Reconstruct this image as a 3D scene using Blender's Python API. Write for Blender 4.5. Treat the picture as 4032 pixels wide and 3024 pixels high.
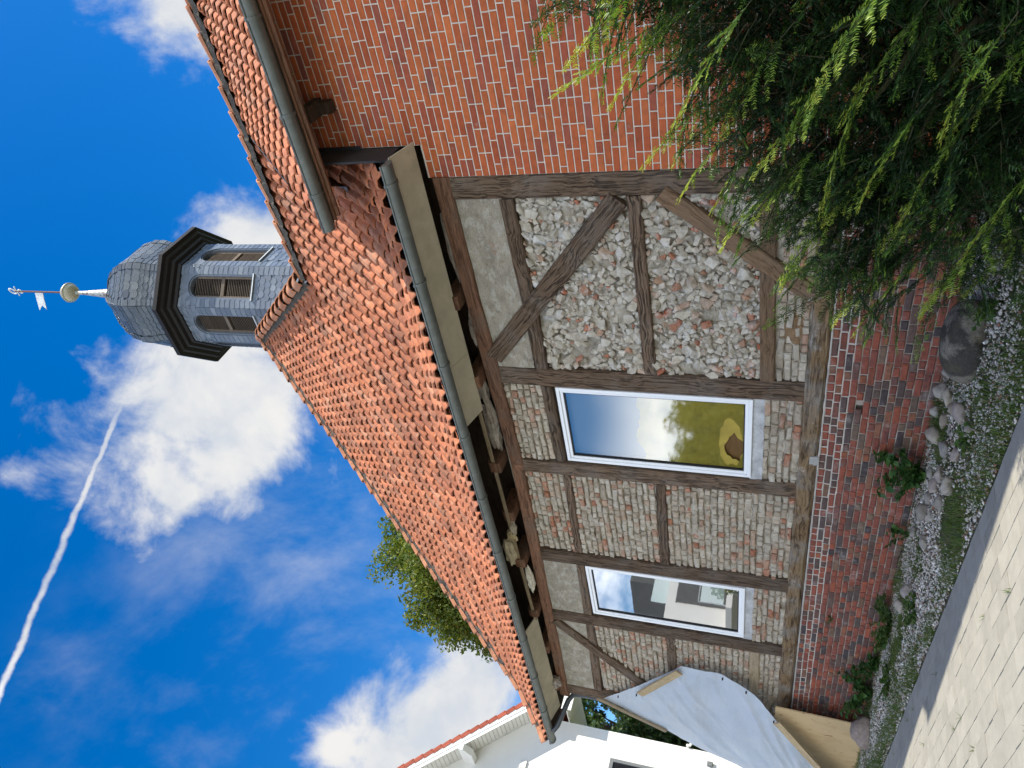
import bpy, bmesh, math, random
import numpy as np
from mathutils import Matrix, Vector, noise as mnoise
random.seed(7); RNG = np.random.default_rng(7)
for o in list(bpy.data.objects): bpy.data.objects.remove(o)
SC = bpy.context.scene; COL = SC.collection
rad = math.radians

# ------------------------------------------------------------------ camera (the photograph is taken with the phone on its side)
CAM = np.array([0.0, -7.0, 1.35])
RM = np.array([[0.768224177735342, -0.17190227028444383, -0.6166694594463976],
               [0.6374981090806908, 0.2935155080414521, 0.7123516038149365],
               [0.05854719174650498, -0.9403713394240718, 0.3350730820707266]])   # columns: right, down, forward of the upright view
cd = bpy.data.cameras.new('camera'); cam = bpy.data.objects.new('camera', cd); COL.objects.link(cam)
cd.sensor_fit = 'HORIZONTAL'; cd.sensor_width = 36.0; cd.lens = 36.0 * 2995.2 / 4032.0
cd.clip_start = 0.05; cd.clip_end = 3000
m = Matrix.Identity(4)
for i in range(3):
    m[i][0] = RM[i, 1]; m[i][1] = RM[i, 0]; m[i][2] = -RM[i, 2]; m[i][3] = CAM[i]
cam.matrix_world = m
SC.camera = cam

# ------------------------------------------------------------------ sun and sky
SUN = Vector((0.711, 0.294, 1.0)).normalized()          # towards the sun
sl = bpy.data.lights.new('sun', 'SUN'); so = bpy.data.objects.new('sun', sl); COL.objects.link(so)
sl.energy = 2.0; sl.angle = rad(0.53); sl.color = (1.0, 0.93, 0.80)
so.rotation_euler = SUN.to_track_quat('Z', 'Y').to_euler(); so.location = (8, 3, 30)
SC.view_settings.view_transform = 'Standard'; SC.view_settings.look = 'None'
SC.view_settings.gamma = 1.0; SC.view_settings.exposure = 1.85; SC.view_settings.use_curve_mapping = False
SKY_STRENGTH = 0.15
W = bpy.data.worlds.new('World'); SC.world = W; W.use_nodes = True

class NT:
    def __init__(s, tree): s.t = tree; s.t.nodes.clear()
    def n(s, typ, ins=None, **props):
        nd = s.t.nodes.new(typ)
        for k, v in props.items(): setattr(nd, k, v)
        for k, v in (ins or {}).items():
            sock = nd.inputs[k]
            if hasattr(v, 'is_linked') or isinstance(v, bpy.types.NodeSocket): s.t.links.new(v, sock)
            else: sock.default_value = v
        return nd
    def math(s, op, a, b=0.0, c=0.0, clamp=False):
        return s.n('ShaderNodeMath', {0: a, 1: b, 2: c}, operation=op, use_clamp=clamp).outputs[0]
    def vmath(s, op, a, b=(0, 0, 0), out=0):
        return s.n('ShaderNodeVectorMath', {0: a, 1: b}, operation=op).outputs[out]
    def mr(s, v, a, b, c=0.0, d=1.0, smooth=True):
        return s.n('ShaderNodeMapRange', {0: v, 1: a, 2: b, 3: c, 4: d}, interpolation_type='SMOOTHSTEP' if smooth else 'LINEAR').outputs[0]
    def noise(s, vec, scale, detail=4.0, rough=0.55, dist=0.0):
        return s.n('ShaderNodeTexNoise', {'Vector': vec, 'Scale': scale, 'Detail': detail, 'Roughness': rough, 'Distortion': dist}).outputs[0]
    def ramp(s, v, cols):
        r = s.n('ShaderNodeValToRGB', {0: v}); e = r.color_ramp.elements
        while len(e) > 1: e.remove(e[-1])
        e[0].position = cols[0][0]; e[0].color = (*cols[0][1], 1)
        for p, c in cols[1:]:
            x = e.new(p); x.color = (*c, 1)
        return r.outputs[0]
    def mix(s, f, a, b, typ='MIX'):
        return s.n('ShaderNodeMix', {0: f, 6: a, 7: b}, data_type='RGBA', blend_type=typ).outputs[2]

def c4(c): return (c[0], c[1], c[2], 1.0)
def ray(px, py):
    v = RM @ np.array([3024 - py - 1512, px - 2016.0, 2995.2]); return v / np.linalg.norm(v)

def build_world():
    g = NT(W.node_tree)
    out = g.n('ShaderNodeOutputWorld')
    sky = g.n('ShaderNodeTexSky', sky_type='NISHITA', sun_disc=False, sun_elevation=math.asin(SUN.z),
              sun_rotation=math.atan2(SUN.x, SUN.y), altitude=50.0, air_density=1.0, dust_density=0.35, ozone_density=2.2)
    d = g.n('ShaderNodeTexCoord').outputs['Generated']
    hs = g.n('ShaderNodeHueSaturation', {'Hue': 0.506, 'Saturation': 1.46, 'Value': 0.38, 'Color': sky.outputs[0]}).outputs[0]
    bg1 = g.n('ShaderNodeBackground', {'Color': hs, 'Strength': SKY_STRENGTH}).outputs[0]
    def cb(px, py, r): v = ray(px, py); return (tuple(v), r)
    blobs = [cb(700, 1640, .12), cb(830, 1560, .125), cb(950, 1600, .10), cb(870, 1740, .11), cb(720, 1500, .085), cb(980, 1700, .075), cb(690, 1960, .05), cb(650, 1880, .05),
             cb(1060, 950, .075), cb(1120, 1050, .08), cb(1010, 1010, .06),
             cb(700, 20, .055), cb(760, -60, .09), cb(800, 60, .04),
             cb(1840, 2700, .085), cb(1700, 2900, .11), cb(1800, 2830, .10), cb(1900, 2620, .05), cb(1600, 3060, .13), cb(1330, 2960, .035)]
    F = None
    for c, r in blobs:
        dd = g.vmath('DISTANCE', d, c, 1)
        f = g.math('SUBTRACT', 1.0, g.math('DIVIDE', dd, r))
        F = f if F is None else g.math('SMOOTH_MAX', F, f, 0.25)
    F = g.math('MAXIMUM', F, -1.2)
    n1 = g.noise(d, 9.0, 9.0, 0.58, 0.25)
    n2 = g.noise(d, 3.2, 3.0, 0.5)
    dens = g.math('ADD', g.math('MULTIPLY', F, 0.85), g.math('MULTIPLY', g.math('SUBTRACT', n1, 0.5), 2.5))
    dens = g.math('ADD', dens, g.math('MULTIPLY', g.math('SUBTRACT', n2, 0.5), 0.6))
    mask = g.mr(dens, -0.12, 0.62)
    # cumulus behind the camera, away from the zenith, thickened for more fill light
    z = g.n('ShaderNodeSeparateXYZ', {0: d}).outputs[2]
    yv = g.n('ShaderNodeSeparateXYZ', {0: d}).outputs[1]
    sp = g.n('ShaderNodeMapping', {'Vector': d, 'Scale': (1, 1, 2.0), 'Location': (3.1, 1.7, 0.4)}).outputs[0]
    nb = g.noise(sp, 2.6, 9.0, 0.57, 0.2)
    sc = g.math('MULTIPLY', g.mr(nb, 0.41, 0.57), g.mr(yv, 0.1, -0.25))
    sc = g.math('MULTIPLY', sc, g.mr(z, 0.85, 0.45))
    sc = g.math('MULTIPLY', sc, g.mr(g.vmath('DISTANCE', d, (-.66, -.69, .30), 1), .06, .19))
    mask = g.math('MAXIMUM', mask, sc)
    # thin cirrus
    wm = g.n('ShaderNodeMapping', {'Vector': d, 'Scale': (11.0, 7.0, 4.0), 'Rotation': (0.5, 0.35, 0.2)}).outputs[0]
    wn = g.noise(wm, 0.8, 9.0, 0.6, 0.15)
    wb = None
    for c, r, a in ((ray(1150, 2150), .30, 1.0), (ray(1500, 2000), .22, .8), (ray(1250, 2600), .38, 1.0), (ray(1750, 2300), .26, .9), (ray(250, 2650), .08, .7), (ray(1500, 2900), .3, .8)):
        f = g.math('MULTIPLY', g.mr(g.vmath('DISTANCE', d, tuple(c), 1), r, 0.0), a)
        wb = f if wb is None else g.math('MAXIMUM', wb, f)
    wisp = g.math('MULTIPLY', g.math('MULTIPLY', g.mr(wn, 0.44, 0.86), wb), 0.55)
    # condensation trail
    a = ray(520, 1500); b = ray(-40, 2820); nrm = np.cross(a, b); nrm /= np.linalg.norm(nrm)
    t = b - a; L = np.linalg.norm(t); t /= L
    al = g.math('DIVIDE', g.math('SUBTRACT', g.vmath('DOT_PRODUCT', d, tuple(t), 1), float(a @ t)), float(L))
    wob = g.math('MULTIPLY', g.math('SUBTRACT', g.noise(d, 42.0, 5.0, 0.6), 0.5), 0.008)
    off = g.math('ABSOLUTE', g.math('ADD', g.vmath('DOT_PRODUCT', d, tuple(nrm), 1), wob))
    tr = g.math('MULTIPLY', g.mr(off, 0.0050, 0.0006), g.math('MULTIPLY', g.mr(al, -0.25, 0.0), g.mr(al, 1.6, 1.1)))
    tr = g.math('MULTIPLY', tr, g.mr(g.noise(d, 26.0, 4.0, .6), 0.25, 0.6, 0.45, 0.9))
    mask = g.math('MAXIMUM', mask, g.math('MAXIMUM', wisp, tr))
    shade = g.mr(g.math('ADD', g.math('MULTIPLY', n1, 1.0), g.math('MULTIPLY', g.noise(d, 5.0, 4.0, .55), .9)), 0.72, 1.15)
    cc = g.mix(shade, (0.70, 0.76, 0.85, 1), (1.0, 0.985, 0.965, 1))
    # clouds behind the camera are brightened to fill the shaded wall
    cs = g.mr(yv, 0.25, -0.45, 0.25, 1.05, False)
    bg2 = g.n('ShaderNodeBackground', {'Color': cc, 'Strength': cs}).outputs[0]
    ms = g.n('ShaderNodeMixShader', {0: mask, 1: bg1, 2: bg2}).outputs[0]
    g.t.links.new(ms, out.inputs[0])
build_world()

# ------------------------------------------------------------------ materials
MATS = {}
def pmat(name, cols, rough=.85, mott=None, over=(), bump=None, coord='world', stretch=(1, 1, 1), metal=0.0, spec=0.3, rnd=True, bump2=None, trans=None, vari=0.12):
    """ramp over a random number per piece, mottled by noise, with overlays (colour, scale, lo, hi, amount)"""
    mt = bpy.data.materials.new(name); mt.use_nodes = True; g = NT(mt.node_tree)
    out = g.n('ShaderNodeOutputMaterial'); geo = g.n('ShaderNodeNewGeometry')
    if coord == 'world': vec = geo.outputs['Position']
    else: vec = g.n('ShaderNodeTexCoord').outputs['Object']
    oi = g.n('ShaderNodeObjectInfo').outputs['Random']
    r = g.math('FRACT', g.math('ADD', g.math('MULTIPLY', oi, 7.31), geo.outputs['Random Per Island']))
    if coord == 'object': vec = g.vmath('ADD', vec, g.vmath('SCALE', g.n('ShaderNodeCombineXYZ', {0: oi, 1: oi, 2: oi}).outputs[0]) if False else g.n('ShaderNodeCombineXYZ', {0: g.math('MULTIPLY', oi, 37.0), 1: g.math('MULTIPLY', oi, 11.0), 2: g.math('MULTIPLY', oi, 5.0)}).outputs[0])
    if stretch != (1, 1, 1): vec = g.n('ShaderNodeMapping', {'Vector': vec, 'Scale': stretch}).outputs[0]
    c = g.ramp(r if rnd else 0.0, cols) if len(cols) > 1 else g.n('ShaderNodeRGB').outputs[0]
    if len(cols) == 1: c.default_value = c4(cols[0][1])
    if vari and rnd:
        r2 = g.math('FRACT', g.math('MULTIPLY', r, 17.3))
        c = g.n('ShaderNodeHueSaturation', {'Value': g.mr(r2, 0, 1, 1 - vari, 1 + vari, False), 'Color': c}).outputs[0]
    if mott:
        f = g.mr(g.noise(vec, mott[0], 6.0, 0.62), 0.3, 0.72, 1 - mott[1], 1 + mott[1] * .6, False)
        c = g.n('ShaderNodeHueSaturation', {'Value': f, 'Color': c}).outputs[0]
    for col, sc, lo, hi, am in over:
        f = g.math('MULTIPLY', g.mr(g.noise(vec, sc, 7.0, 0.65), lo, hi), am)
        c = g.mix(f, c, c4(col))
    ins = {'Base Color': c, 'Roughness': rough, 'Metallic': metal, 'Specular IOR Level': spec}
    nrm = None
    for bp in (bump, bump2):
        if bp:
            h = g.noise(vec, bp[0], 7.0, 0.65)
            di = {'Height': h, 'Strength': bp[1], 'Distance': bp[2]}
            if nrm is not None: di['Normal'] = nrm
            nrm = g.n('ShaderNodeBump', di).outputs[0]
    if nrm is not None: ins['Normal'] = nrm
    p = g.n('ShaderNodeBsdfPrincipled', ins).outputs[0]
    if trans:
        tl = g.n('ShaderNodeBsdfTranslucent', {'Color': g.mix(1.0, c, c4(trans[1]), 'MULTIPLY')}).outputs[0]
        p = g.n('ShaderNodeMixShader', {0: trans[0], 1: p, 2: tl}).outputs[0]
    g.t.links.new(p, out.inputs[0]); MATS[name] = mt; return mt

pmat('brick_red', [(0, (.37, .080, .030)), (.35, (.43, .102, .034)), (.65, (.47, .125, .038)), (.82, (.34, .077, .037)), (.95, (.30, .080, .048)), (1, (.26, .082, .060))], .8, (14, .22), [((.12, .05, .04), 3.0, .52, .72, .4), ((.50, .44, .37), 6.0, .62, .74, .35)], (120, .35, .003))
pmat('mortar_light', [(0, (.60, .55, .47))], .95, (9, .2), (), (120, .5, .003), rnd=False)
pmat('brick_plinth', [(0, (.27, .080, .052)), (.25, (.215, .070, .050)), (.45, (.31, .085, .046)), (.6, (.14, .066, .056)), (.74, (.125, .078, .064)), (.85, (.062, .052, .055)), (.91, (.17, .115, .08)), (1, (.31, .095, .045))], .85, (22, .3), [((.46, .42, .39), 5.0, .54, .76, .40), ((.05, .042, .04), 7.0, .52, .72, .6)], (70, .6, .004))
pmat('mortar_low', [(0, (.34, .295, .25))], .95, (6, .4), [((.50, .46, .42), 3.5, .50, .66, .75), ((.07, .058, .05), 4.0, .52, .7, .7)], (60, .8, .006), rnd=False)
pmat('mortar_plinth', [(0, (.52, .48, .425))], .95, (6, .35), [((.12, .10, .09), 3.0, .5, .75, .7)], (60, .8, .006), rnd=False)
pmat('brick_old', [(0, (.38, .33, .255)), (.3, (.45, .40, .32)), (.5, (.33, .275, .205)), (.7, (.42, .355, .275)), (.84, (.39, .28, .20)), (.93, (.37, .21, .14)), (1, (.35, .145, .08))], .92, (18, .3), [((.58, .55, .48), 7.0, .5, .72, .6), ((.14, .11, .085), 12.0, .6, .78, .6)], (45, .9, .010), bump2=(160, .4, .003))
pmat('rubble', [(0, (.43, .385, .30)), (.25, (.49, .445, .36)), (.45, (.37, .325, .25)), (.6, (.52, .48, .405)), (.80, (.44, .38, .30)), (.91, (.38, .24, .16)), (1, (.37, .12, .062))], .92, (16, .28), [((.60, .58, .53), 7.0, .48, .64, .6), ((.20, .155, .10), 11.0, .54, .72, .65), ((.60, .60, .58), 2.6, .56, .68, .5)], (40, .9, .010), bump2=(150, .5, .003))
pmat('mortar_old', [(0, (.42, .375, .30))], .95, (5, .4), [((.20, .16, .115), 9.0, .54, .74, .7), ((.60, .565, .49), 6.0, .46, .66, .55)], (28, 1.0, .02), bump2=(120, .6, .004), rnd=False)
pmat('mortar_rubble', [(0, (.38, .34, .27))], .95, (5, .4), [((.15, .12, .085), 9.0, .52, .70, .8), ((.60, .60, .58), 2.6, .54, .66, .7)], (28, 1.0, .03), bump2=(110, .7, .006), rnd=False)
pmat('mortar_bluish', [(0, (.50, .51, .52))], .95, (7, .35), [((.25, .22, .19), 9.0, .55, .75, .7)], (30, 1.0, .02), rnd=False)
pmat('plaster', [(0, (.42, .375, .295))], .93, (4, .3), [((.56, .53, .46), 6.0, .50, .60, .65), ((.24, .20, .145), 10.0, .55, .66, .6), ((.10, .08, .055), 34.0, .63, .70, .7), ((.34, .18, .11), 2.1, .64, .72, .7)], (11, 1.0, .06), bump2=(55, 1.0, .02), rnd=False, stretch=(1, 1, 1.5))
def wood(name, a, b, c, grey, gs=(.9, 16, 16), bumpd=.012, greyam=.5, pale=None):
    mt = bpy.data.materials.new(name); mt.use_nodes = True; g = NT(mt.node_tree)
    out = g.n('ShaderNodeOutputMaterial'); oi = g.n('ShaderNodeObjectInfo').outputs['Random']
    vec = g.n('ShaderNodeTexCoord').outputs['Object']
    vec = g.vmath('ADD', vec, g.n('ShaderNodeCombineXYZ', {0: g.math('MULTIPLY', oi, 31.0), 1: g.math('MULTIPLY', oi, 7.0), 2: oi}).outputs[0])
    # meandering grain
    wob = g.noise(vec, 1.6, 2.0, .5)
    wv = g.vmath('ADD', vec, g.n('ShaderNodeCombineXYZ', {0: 0.0, 1: g.math('MULTIPLY', wob, .22), 2: g.math('MULTIPLY', wob, .22)}).outputs[0])
    st = g.n('ShaderNodeMapping', {'Vector': wv, 'Scale': gs}).outputs[0]
    n1 = g.noise(st, 2.2, 8.0, .68, .3); n2 = g.noise(st, 7.0, 5.0, .6); n3 = g.noise(vec, 2.3, 5.0, .6)
    col = g.ramp(n1, [(.34, a), (.45, b), (.62, c)])
    col = g.mix(g.math('MULTIPLY', g.mr(n3, .42, .68), greyam), col, c4(grey))
    col = g.n('ShaderNodeHueSaturation', {'Value': g.mr(n2, .3, .7, .7, 1.25, False), 'Color': col}).outputs[0]
    col = g.n('ShaderNodeHueSaturation', {'Value': g.mr(oi, 0, 1, .82, 1.2, False), 'Color': col}).outputs[0]
    if pale: col = g.mix(g.math('MULTIPLY', g.mr(g.noise(vec, pale[1], 7.0, .7), pale[2], pale[3]), pale[4]), col, c4(pale[0]))
    h = g.math('ADD', g.math('MULTIPLY', g.mr(n1, .30, .50), 1.0), g.math('MULTIPLY', n2, .35))
    bmp = g.n('ShaderNodeBump', {'Height': h, 'Strength': .9, 'Distance': bumpd}).outputs[0]
    p = g.n('ShaderNodeBsdfPrincipled', {'Base Color': col, 'Roughness': .85, 'Specular IOR Level': .25, 'Normal': bmp})
    g.t.links.new(p.outputs[0], out.inputs[0]); MATS[name] = mt
wood('timber_old', (.030, .019, .012), (.095, .060, .037), (.155, .104, .067), (.15, .122, .098), gs=(.7, 20, 20), bumpd=.022, greyam=.65, pale=((.5, .47, .42), 26, .66, .76, .55))
wood('timber_plate', (.07, .035, .02), (.155, .075, .043), (.20, .105, .062), (.13, .10, .075), gs=(.9, 14, 14), bumpd=.008, pale=((.42, .38, .31), 9, .6, .75, .35))
wood('timber_new', (.085, .050, .027), (.15, .092, .051), (.195, .126, .074), (.145, .108, .078), gs=(.8, 20, 20), bumpd=.004, greyam=.45)
wood('timber_sill', (.045, .028, .016), (.135, .084, .042), (.20, .135, .07), (.19, .165, .135), gs=(1.0, 13, 13), bumpd=.014, greyam=.9, pale=((.5, .48, .44), 5, .55, .72, .6))
wood('timber_pale', (.17, .125, .075), (.26, .20, .125), (.33, .26, .17), (.25, .21, .165), gs=(.7, 22, 22), bumpd=.003, greyam=.35)
wood('dark_wood', (.02, .013, .009), (.04, .026, .017), (.06, .04, .027), (.05, .04, .03), gs=(.9, 14, 14), bumpd=.006)
wood('batten_wood', (.30, .215, .115), (.43, .325, .185), (.50, .39, .235), (.36, .29, .19), gs=(.6, 24, 24), bumpd=.002, greyam=.3)
wood('rafter_brown', (.07, .03, .017), (.14, .062, .034), (.19, .09, .05), (.10, .06, .04), gs=(.8, 18, 18), bumpd=.004)
pmat('tile', [(0, (.40, .135, .066)), (.22, (.47, .175, .088)), (.45, (.43, .148, .072)), (.65, (.50, .195, .105)), (.8, (.34, .115, .062)), (.92, (.45, .21, .125)), (1, (.27, .10, .06))], .88, (9, .25), [((.07, .058, .042), 30, .61, .70, .8), ((.42, .36, .27), 12, .54, .72, .5), ((.17, .085, .055), 2.2, .48, .66, .6)], (90, .5, .004), vari=.2)
pmat('ridge_tile', [(0, (.44, .18, .09)), (.5, (.50, .23, .125)), (1, (.36, .15, .085))], .88, (9, .3), [((.10, .085, .07), 22, .56, .68, .8)], (90, .5, .004))
pmat('ridge_mortar', [(0, (.13, .115, .095))], .95, (10, .4), [((.07, .06, .05), 14, .45, .65, .8)], (30, 1.0, .03), rnd=False)
pmat('zinc', [(0, (.16, .175, .165))], .5, (6, .18), [((.26, .28, .27), 9, .5, .7, .4), ((.10, .12, .11), 4, .55, .75, .5)], (40, .12, .002), metal=.55, spec=.5, rnd=False)
pmat('zinc_dark', [(0, (.075, .085, .10))], .45, (6, .2), (), None, metal=.5, spec=.5, rnd=False)
pmat('eave_board', [(0, (.52, .475, .36))], .9, (3, .2), [((.36, .32, .235), 7, .52, .72, .5), ((.64, .61, .52), 60, .66, .74, .5)], (80, .25, .003), rnd=True, vari=.06)
pmat('lead', [(0, (.16, .15, .14))], .6, (9, .3), (), (30, .6, .01), metal=.3, rnd=False)
pmat('dark_board', [(0, (.03, .03, .033))], .6, (6, .3), (), (30, .3, .004), rnd=False)
pmat('slate', [(0, (.10, .125, .165)), (.4, (.14, .168, .21)), (.7, (.115, .142, .18)), (1, (.19, .22, .255))], .36, (10, .15), (), (26, .35, .004), spec=.55, vari=.12)
pmat('slate_dome', [(0, (.070, .084, .10)), (.5, (.105, .122, .135)), (.8, (.085, .10, .115)), (1, (.14, .155, .16))], .36, (10, .18), (), (26, .35, .004), spec=.5, vari=.14)
pmat('cornice_wood', [(0, (.011, .009, .009))], .55, (8, .3), (), (30, .3, .004), rnd=False)
pmat('louvre', [(0, (.15, .118, .09)), (1, (.20, .16, .125))], .85, (12, .25), (), (60, .4, .003))
pmat('pale_metal', [(0, (.52, .56, .58))], .5, (8, .12), (), None, metal=.2, rnd=False)
pmat('spire_metal', [(0, (.55, .55, .50))], .4, (7, .3), [((.20, .13, .09), 9, .48, .62, .9)], None, metal=.35, rnd=False)
pmat('ball_metal', [(0, (.44, .41, .31))], .5, (5, .18), [((.35, .36, .33), 6, .5, .7, .6)], None, metal=.45, rnd=False)
pmat('vane_white', [(0, (.75, .76, .76))], .5, (9, .15), (), None, rnd=False)
pmat('rust', [(0, (.18, .085, .05))], .8, (14, .3), (), None, rnd=False)
pmat('white_render', [(0, (.80, .79, .75))], .9, (1.5, .04), (), (200, .3, .002), rnd=False)
pmat('white_paint', [(0, (.80, .80, .77))], .55, (3, .05), (), None, rnd=False)
pmat('soffit_white', [(0, (.72, .71, .66)), (1, (.76, .75, .70))], .6, (3, .05), (), None, vari=.03)
pmat('tile_red', [(0, (.30, .065, .035)), (1, (.38, .085, .045))], .6, (8, .15), (), (60, .3, .004), vari=.15)
pmat('grey_frame', [(0, (.17, .18, .185))], .5, None, (), None, rnd=False)
pmat('grey_facade', [(0, (.11, .11, .105))], .8, (4, .15), (), None, rnd=False)
pmat('pvc', [(0, (.80, .82, .84))], .35, (3, .03), [((.55, .54, .50), 14, .66, .78, .3)], None, spec=.5, rnd=False)
pmat('gasket', [(0, (.012, .012, .014))], .5, None, (), None, rnd=False)
pmat('inside_brown', [(0, (.15, .08, .025))], .8, (4, .3), (), (30, .4, .006), rnd=False, stretch=(1, 1, 5))
pmat('insulation', [(0, (.60, .55, .42)), (.6, (.66, .62, .52)), (1, (.48, .40, .22))], .95, (10, .25), [((.38, .32, .10), 6, .58, .7, .7)], (24, .9, .02))
pmat('loam', [(0, (.26, .165, .09))], .95, (20, .35), (), (50, 1.0, .02), rnd=False)
pmat('plywood', [(0, (.55, .40, .215))], .75, (2.5, .16), [((.40, .26, .12), 5, .52, .62, .45), ((.24, .13, .055), 13, .61, .65, .85)], (30, .2, .002), rnd=False, stretch=(1, 1, .45))
pmat('paver', [(0, (.30, .287, .243)), (.5, (.32, .305, .258)), (1, (.285, .272, .23))], .92, (8, .12), [((.30, .28, .25), 3, .58, .8, .35)], (240, .5, .003), vari=.06)
pmat('paver_far', [(0, (.34, .325, .28))], .92, (8, .12), (), (60, .3, .003), rnd=False)
pmat('joint_sand', [(0, (.20, .18, .145))], .95, (12, .3), (), (80, .6, .006), rnd=False)
pmat('soil', [(0, (.15, .125, .09))], .95, (6, .4), [((.055, .075, .025), 3, .5, .65, .6)], (40, 1.0, .02), rnd=False)
pmat('grass_ground', [(0, (.10, .11, .05))], .95, (2, .4), (), (30, 1.0, .02), rnd=False)
pmat('gravel', [(0, (.50, .455, .38)), (.35, (.64, .60, .53)), (.6, (.38, .345, .29)), (.8, (.76, .73, .67)), (.9, (.30, .145, .09)), (1, (.18, .155, .125))], .9, None, (), None, vari=.2)
pmat('cobble', [(0, (.29, .26, .215)), (.3, (.36, .33, .275)), (.5, (.22, .20, .175)), (.7, (.34, .275, .19)), (.85, (.44, .42, .38)), (1, (.30, .22, .17))], .85, (16, .25), [((.5, .49, .46), 12, .6, .75, .4)], (60, .5, .006))
pmat('boulder', [(0, (.23, .205, .16))], .9, (18, .3), [((.030, .026, .024), 1.7, .46, .53, .85), ((.13, .115, .05), 5, .5, .68, .55), ((.34, .32, .28), 90, .6, .7, .5), ((.10, .09, .08), 60, .6, .72, .5)], (70, 1.0, .012), bump2=(14, .8, .04), rnd=False)
pmat('boulder_pink', [(0, (.27, .215, .18))], .9, (18, .3), [((.36, .31, .28), 60, .55, .7, .5)], (60, .8, .008), rnd=False)
pmat('concrete', [(0, (.36, .355, .33))], .9, (20, .2), (), (120, .4, .003), rnd=False)
def leafmat(name, cols, tr=.35, rough=.5, attr=None):
    mt = bpy.data.materials.new(name); mt.use_nodes = True; g = NT(mt.node_tree)
    out = g.n('ShaderNodeOutputMaterial'); geo = g.n('ShaderNodeNewGeometry')
    oi = g.n('ShaderNodeObjectInfo').outputs['Random']
    r = g.math('FRACT', g.math('ADD', oi, geo.outputs['Random Per Island']))
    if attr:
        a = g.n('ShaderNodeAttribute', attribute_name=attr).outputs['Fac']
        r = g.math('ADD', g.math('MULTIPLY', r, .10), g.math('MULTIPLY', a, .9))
    c = g.ramp(r, cols)
    p = g.n('ShaderNodeBsdfPrincipled', {'Base Color': c, 'Roughness': rough, 'Specular IOR Level': .35}).outputs[0]
    t = g.n('ShaderNodeBsdfTranslucent', {'Color': g.mix(1.0, c, (1.0, 1.0, .5, 1), 'MULTIPLY')}).outputs[0]
    s = g.n('ShaderNodeMixShader', {0: tr, 1: p, 2: t}).outputs[0]
    g.t.links.new(s, out.inputs[0]); MATS[name] = mt
leafmat('tree_leaf', [(0, (.075, .12, .018)), (.4, (.12, .175, .025)), (.8, (.18, .21, .035)), (1, (.23, .23, .045))], .45)
leafmat('tree_leaf_dark', [(0, (.03, .065, .018)), (.6, (.05, .095, .025)), (1, (.08, .125, .03))], .35)
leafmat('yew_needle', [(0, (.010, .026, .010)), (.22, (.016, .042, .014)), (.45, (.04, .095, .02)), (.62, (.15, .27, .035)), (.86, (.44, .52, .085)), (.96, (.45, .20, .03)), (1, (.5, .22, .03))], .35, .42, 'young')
leafmat('ivy_leaf', [(0, (.03, .085, .022)), (.6, (.05, .125, .03)), (1, (.09, .17, .04))], .3, .4)
leafmat('weed_leaf', [(0, (.045, .10, .02)), (.6, (.08, .15, .03)), (1, (.14, .18, .05))], .4)
leafmat('grass_blade', [(0, (.07, .13, .022)), (.6, (.115, .19, .04)), (.9, (.19, .20, .07)), (1, (.28, .23, .12))], .4)
pmat('bark', [(0, (.10, .075, .055))], .95, (14, .35), (), (20, 1.0, .02), coord='object', stretch=(1, 1, .3), rnd=False)
pmat('yew_bark', [(0, (.05, .05, .022))], .9, (18, .35), (), (30, .8, .01), rnd=False)

def tarp_mat():
    mt = bpy.data.materials.new('tarp'); mt.use_nodes = True; g = NT(mt.node_tree); out = g.n('ShaderNodeOutputMaterial')
    vec = g.n('ShaderNodeNewGeometry').outputs['Position']
    n = g.noise(vec, 2.2, 6.0, .6)
    c = g.ramp(n, [(.3, (.56, .64, .74)), (.7, (.66, .73, .81))])
    bm = g.n('ShaderNodeBump', {'Height': g.noise(g.n('ShaderNodeMapping', {'Vector': vec, 'Scale': (2, 2, 5), 'Rotation': (0, .7, 0)}).outputs[0], 2.4, 5.0, .55), 'Strength': .3, 'Distance': .05}).outputs[0]
    p = g.n('ShaderNodeBsdfPrincipled', {'Base Color': c, 'Roughness': .36, 'Specular IOR Level': .5, 'Normal': bm}).outputs[0]
    t = g.n('ShaderNodeBsdfTranslucent', {'Color': c, 'Normal': bm}).outputs[0]
    g.t.links.new(g.n('ShaderNodeMixShader', {0: .35, 1: p, 2: t}).outputs[0], out.inputs[0]); MATS['tarp'] = mt
tarp_mat()
def glass_mat(name, refl, dark, bump=None, film=None):
    mt = bpy.data.materials.new(name); mt.use_nodes = True; g = NT(mt.node_tree); out = g.n('ShaderNodeOutputMaterial')
    vec = g.n('ShaderNodeNewGeometry').outputs['Position']
    ins = {'Color': (.95, .97, 1, 1), 'Roughness': .015}
    if bump: ins['Normal'] = g.n('ShaderNodeBump', {'Height': g.noise(vec, bump[0], 3.0, .5), 'Strength': bump[1], 'Distance': bump[2]}).outputs[0]
    gl = g.n('ShaderNodeBsdfGlossy', ins).outputs[0]
    col = g.n('ShaderNodeRGB').outputs[0]; col.default_value = c4(dark)
    if film: col = g.mix(g.mr(g.noise(vec, film[1], 4.0, .6), .35, .65), c4(dark), c4(film[0]))
    df = g.n('ShaderNodeBsdfDiffuse', {'Color': col}).outputs[0]
    g.t.links.new(g.n('ShaderNodeMixShader', {0: refl, 1: df, 2: gl}).outputs[0], out.inputs[0]); MATS[name] = mt
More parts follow.
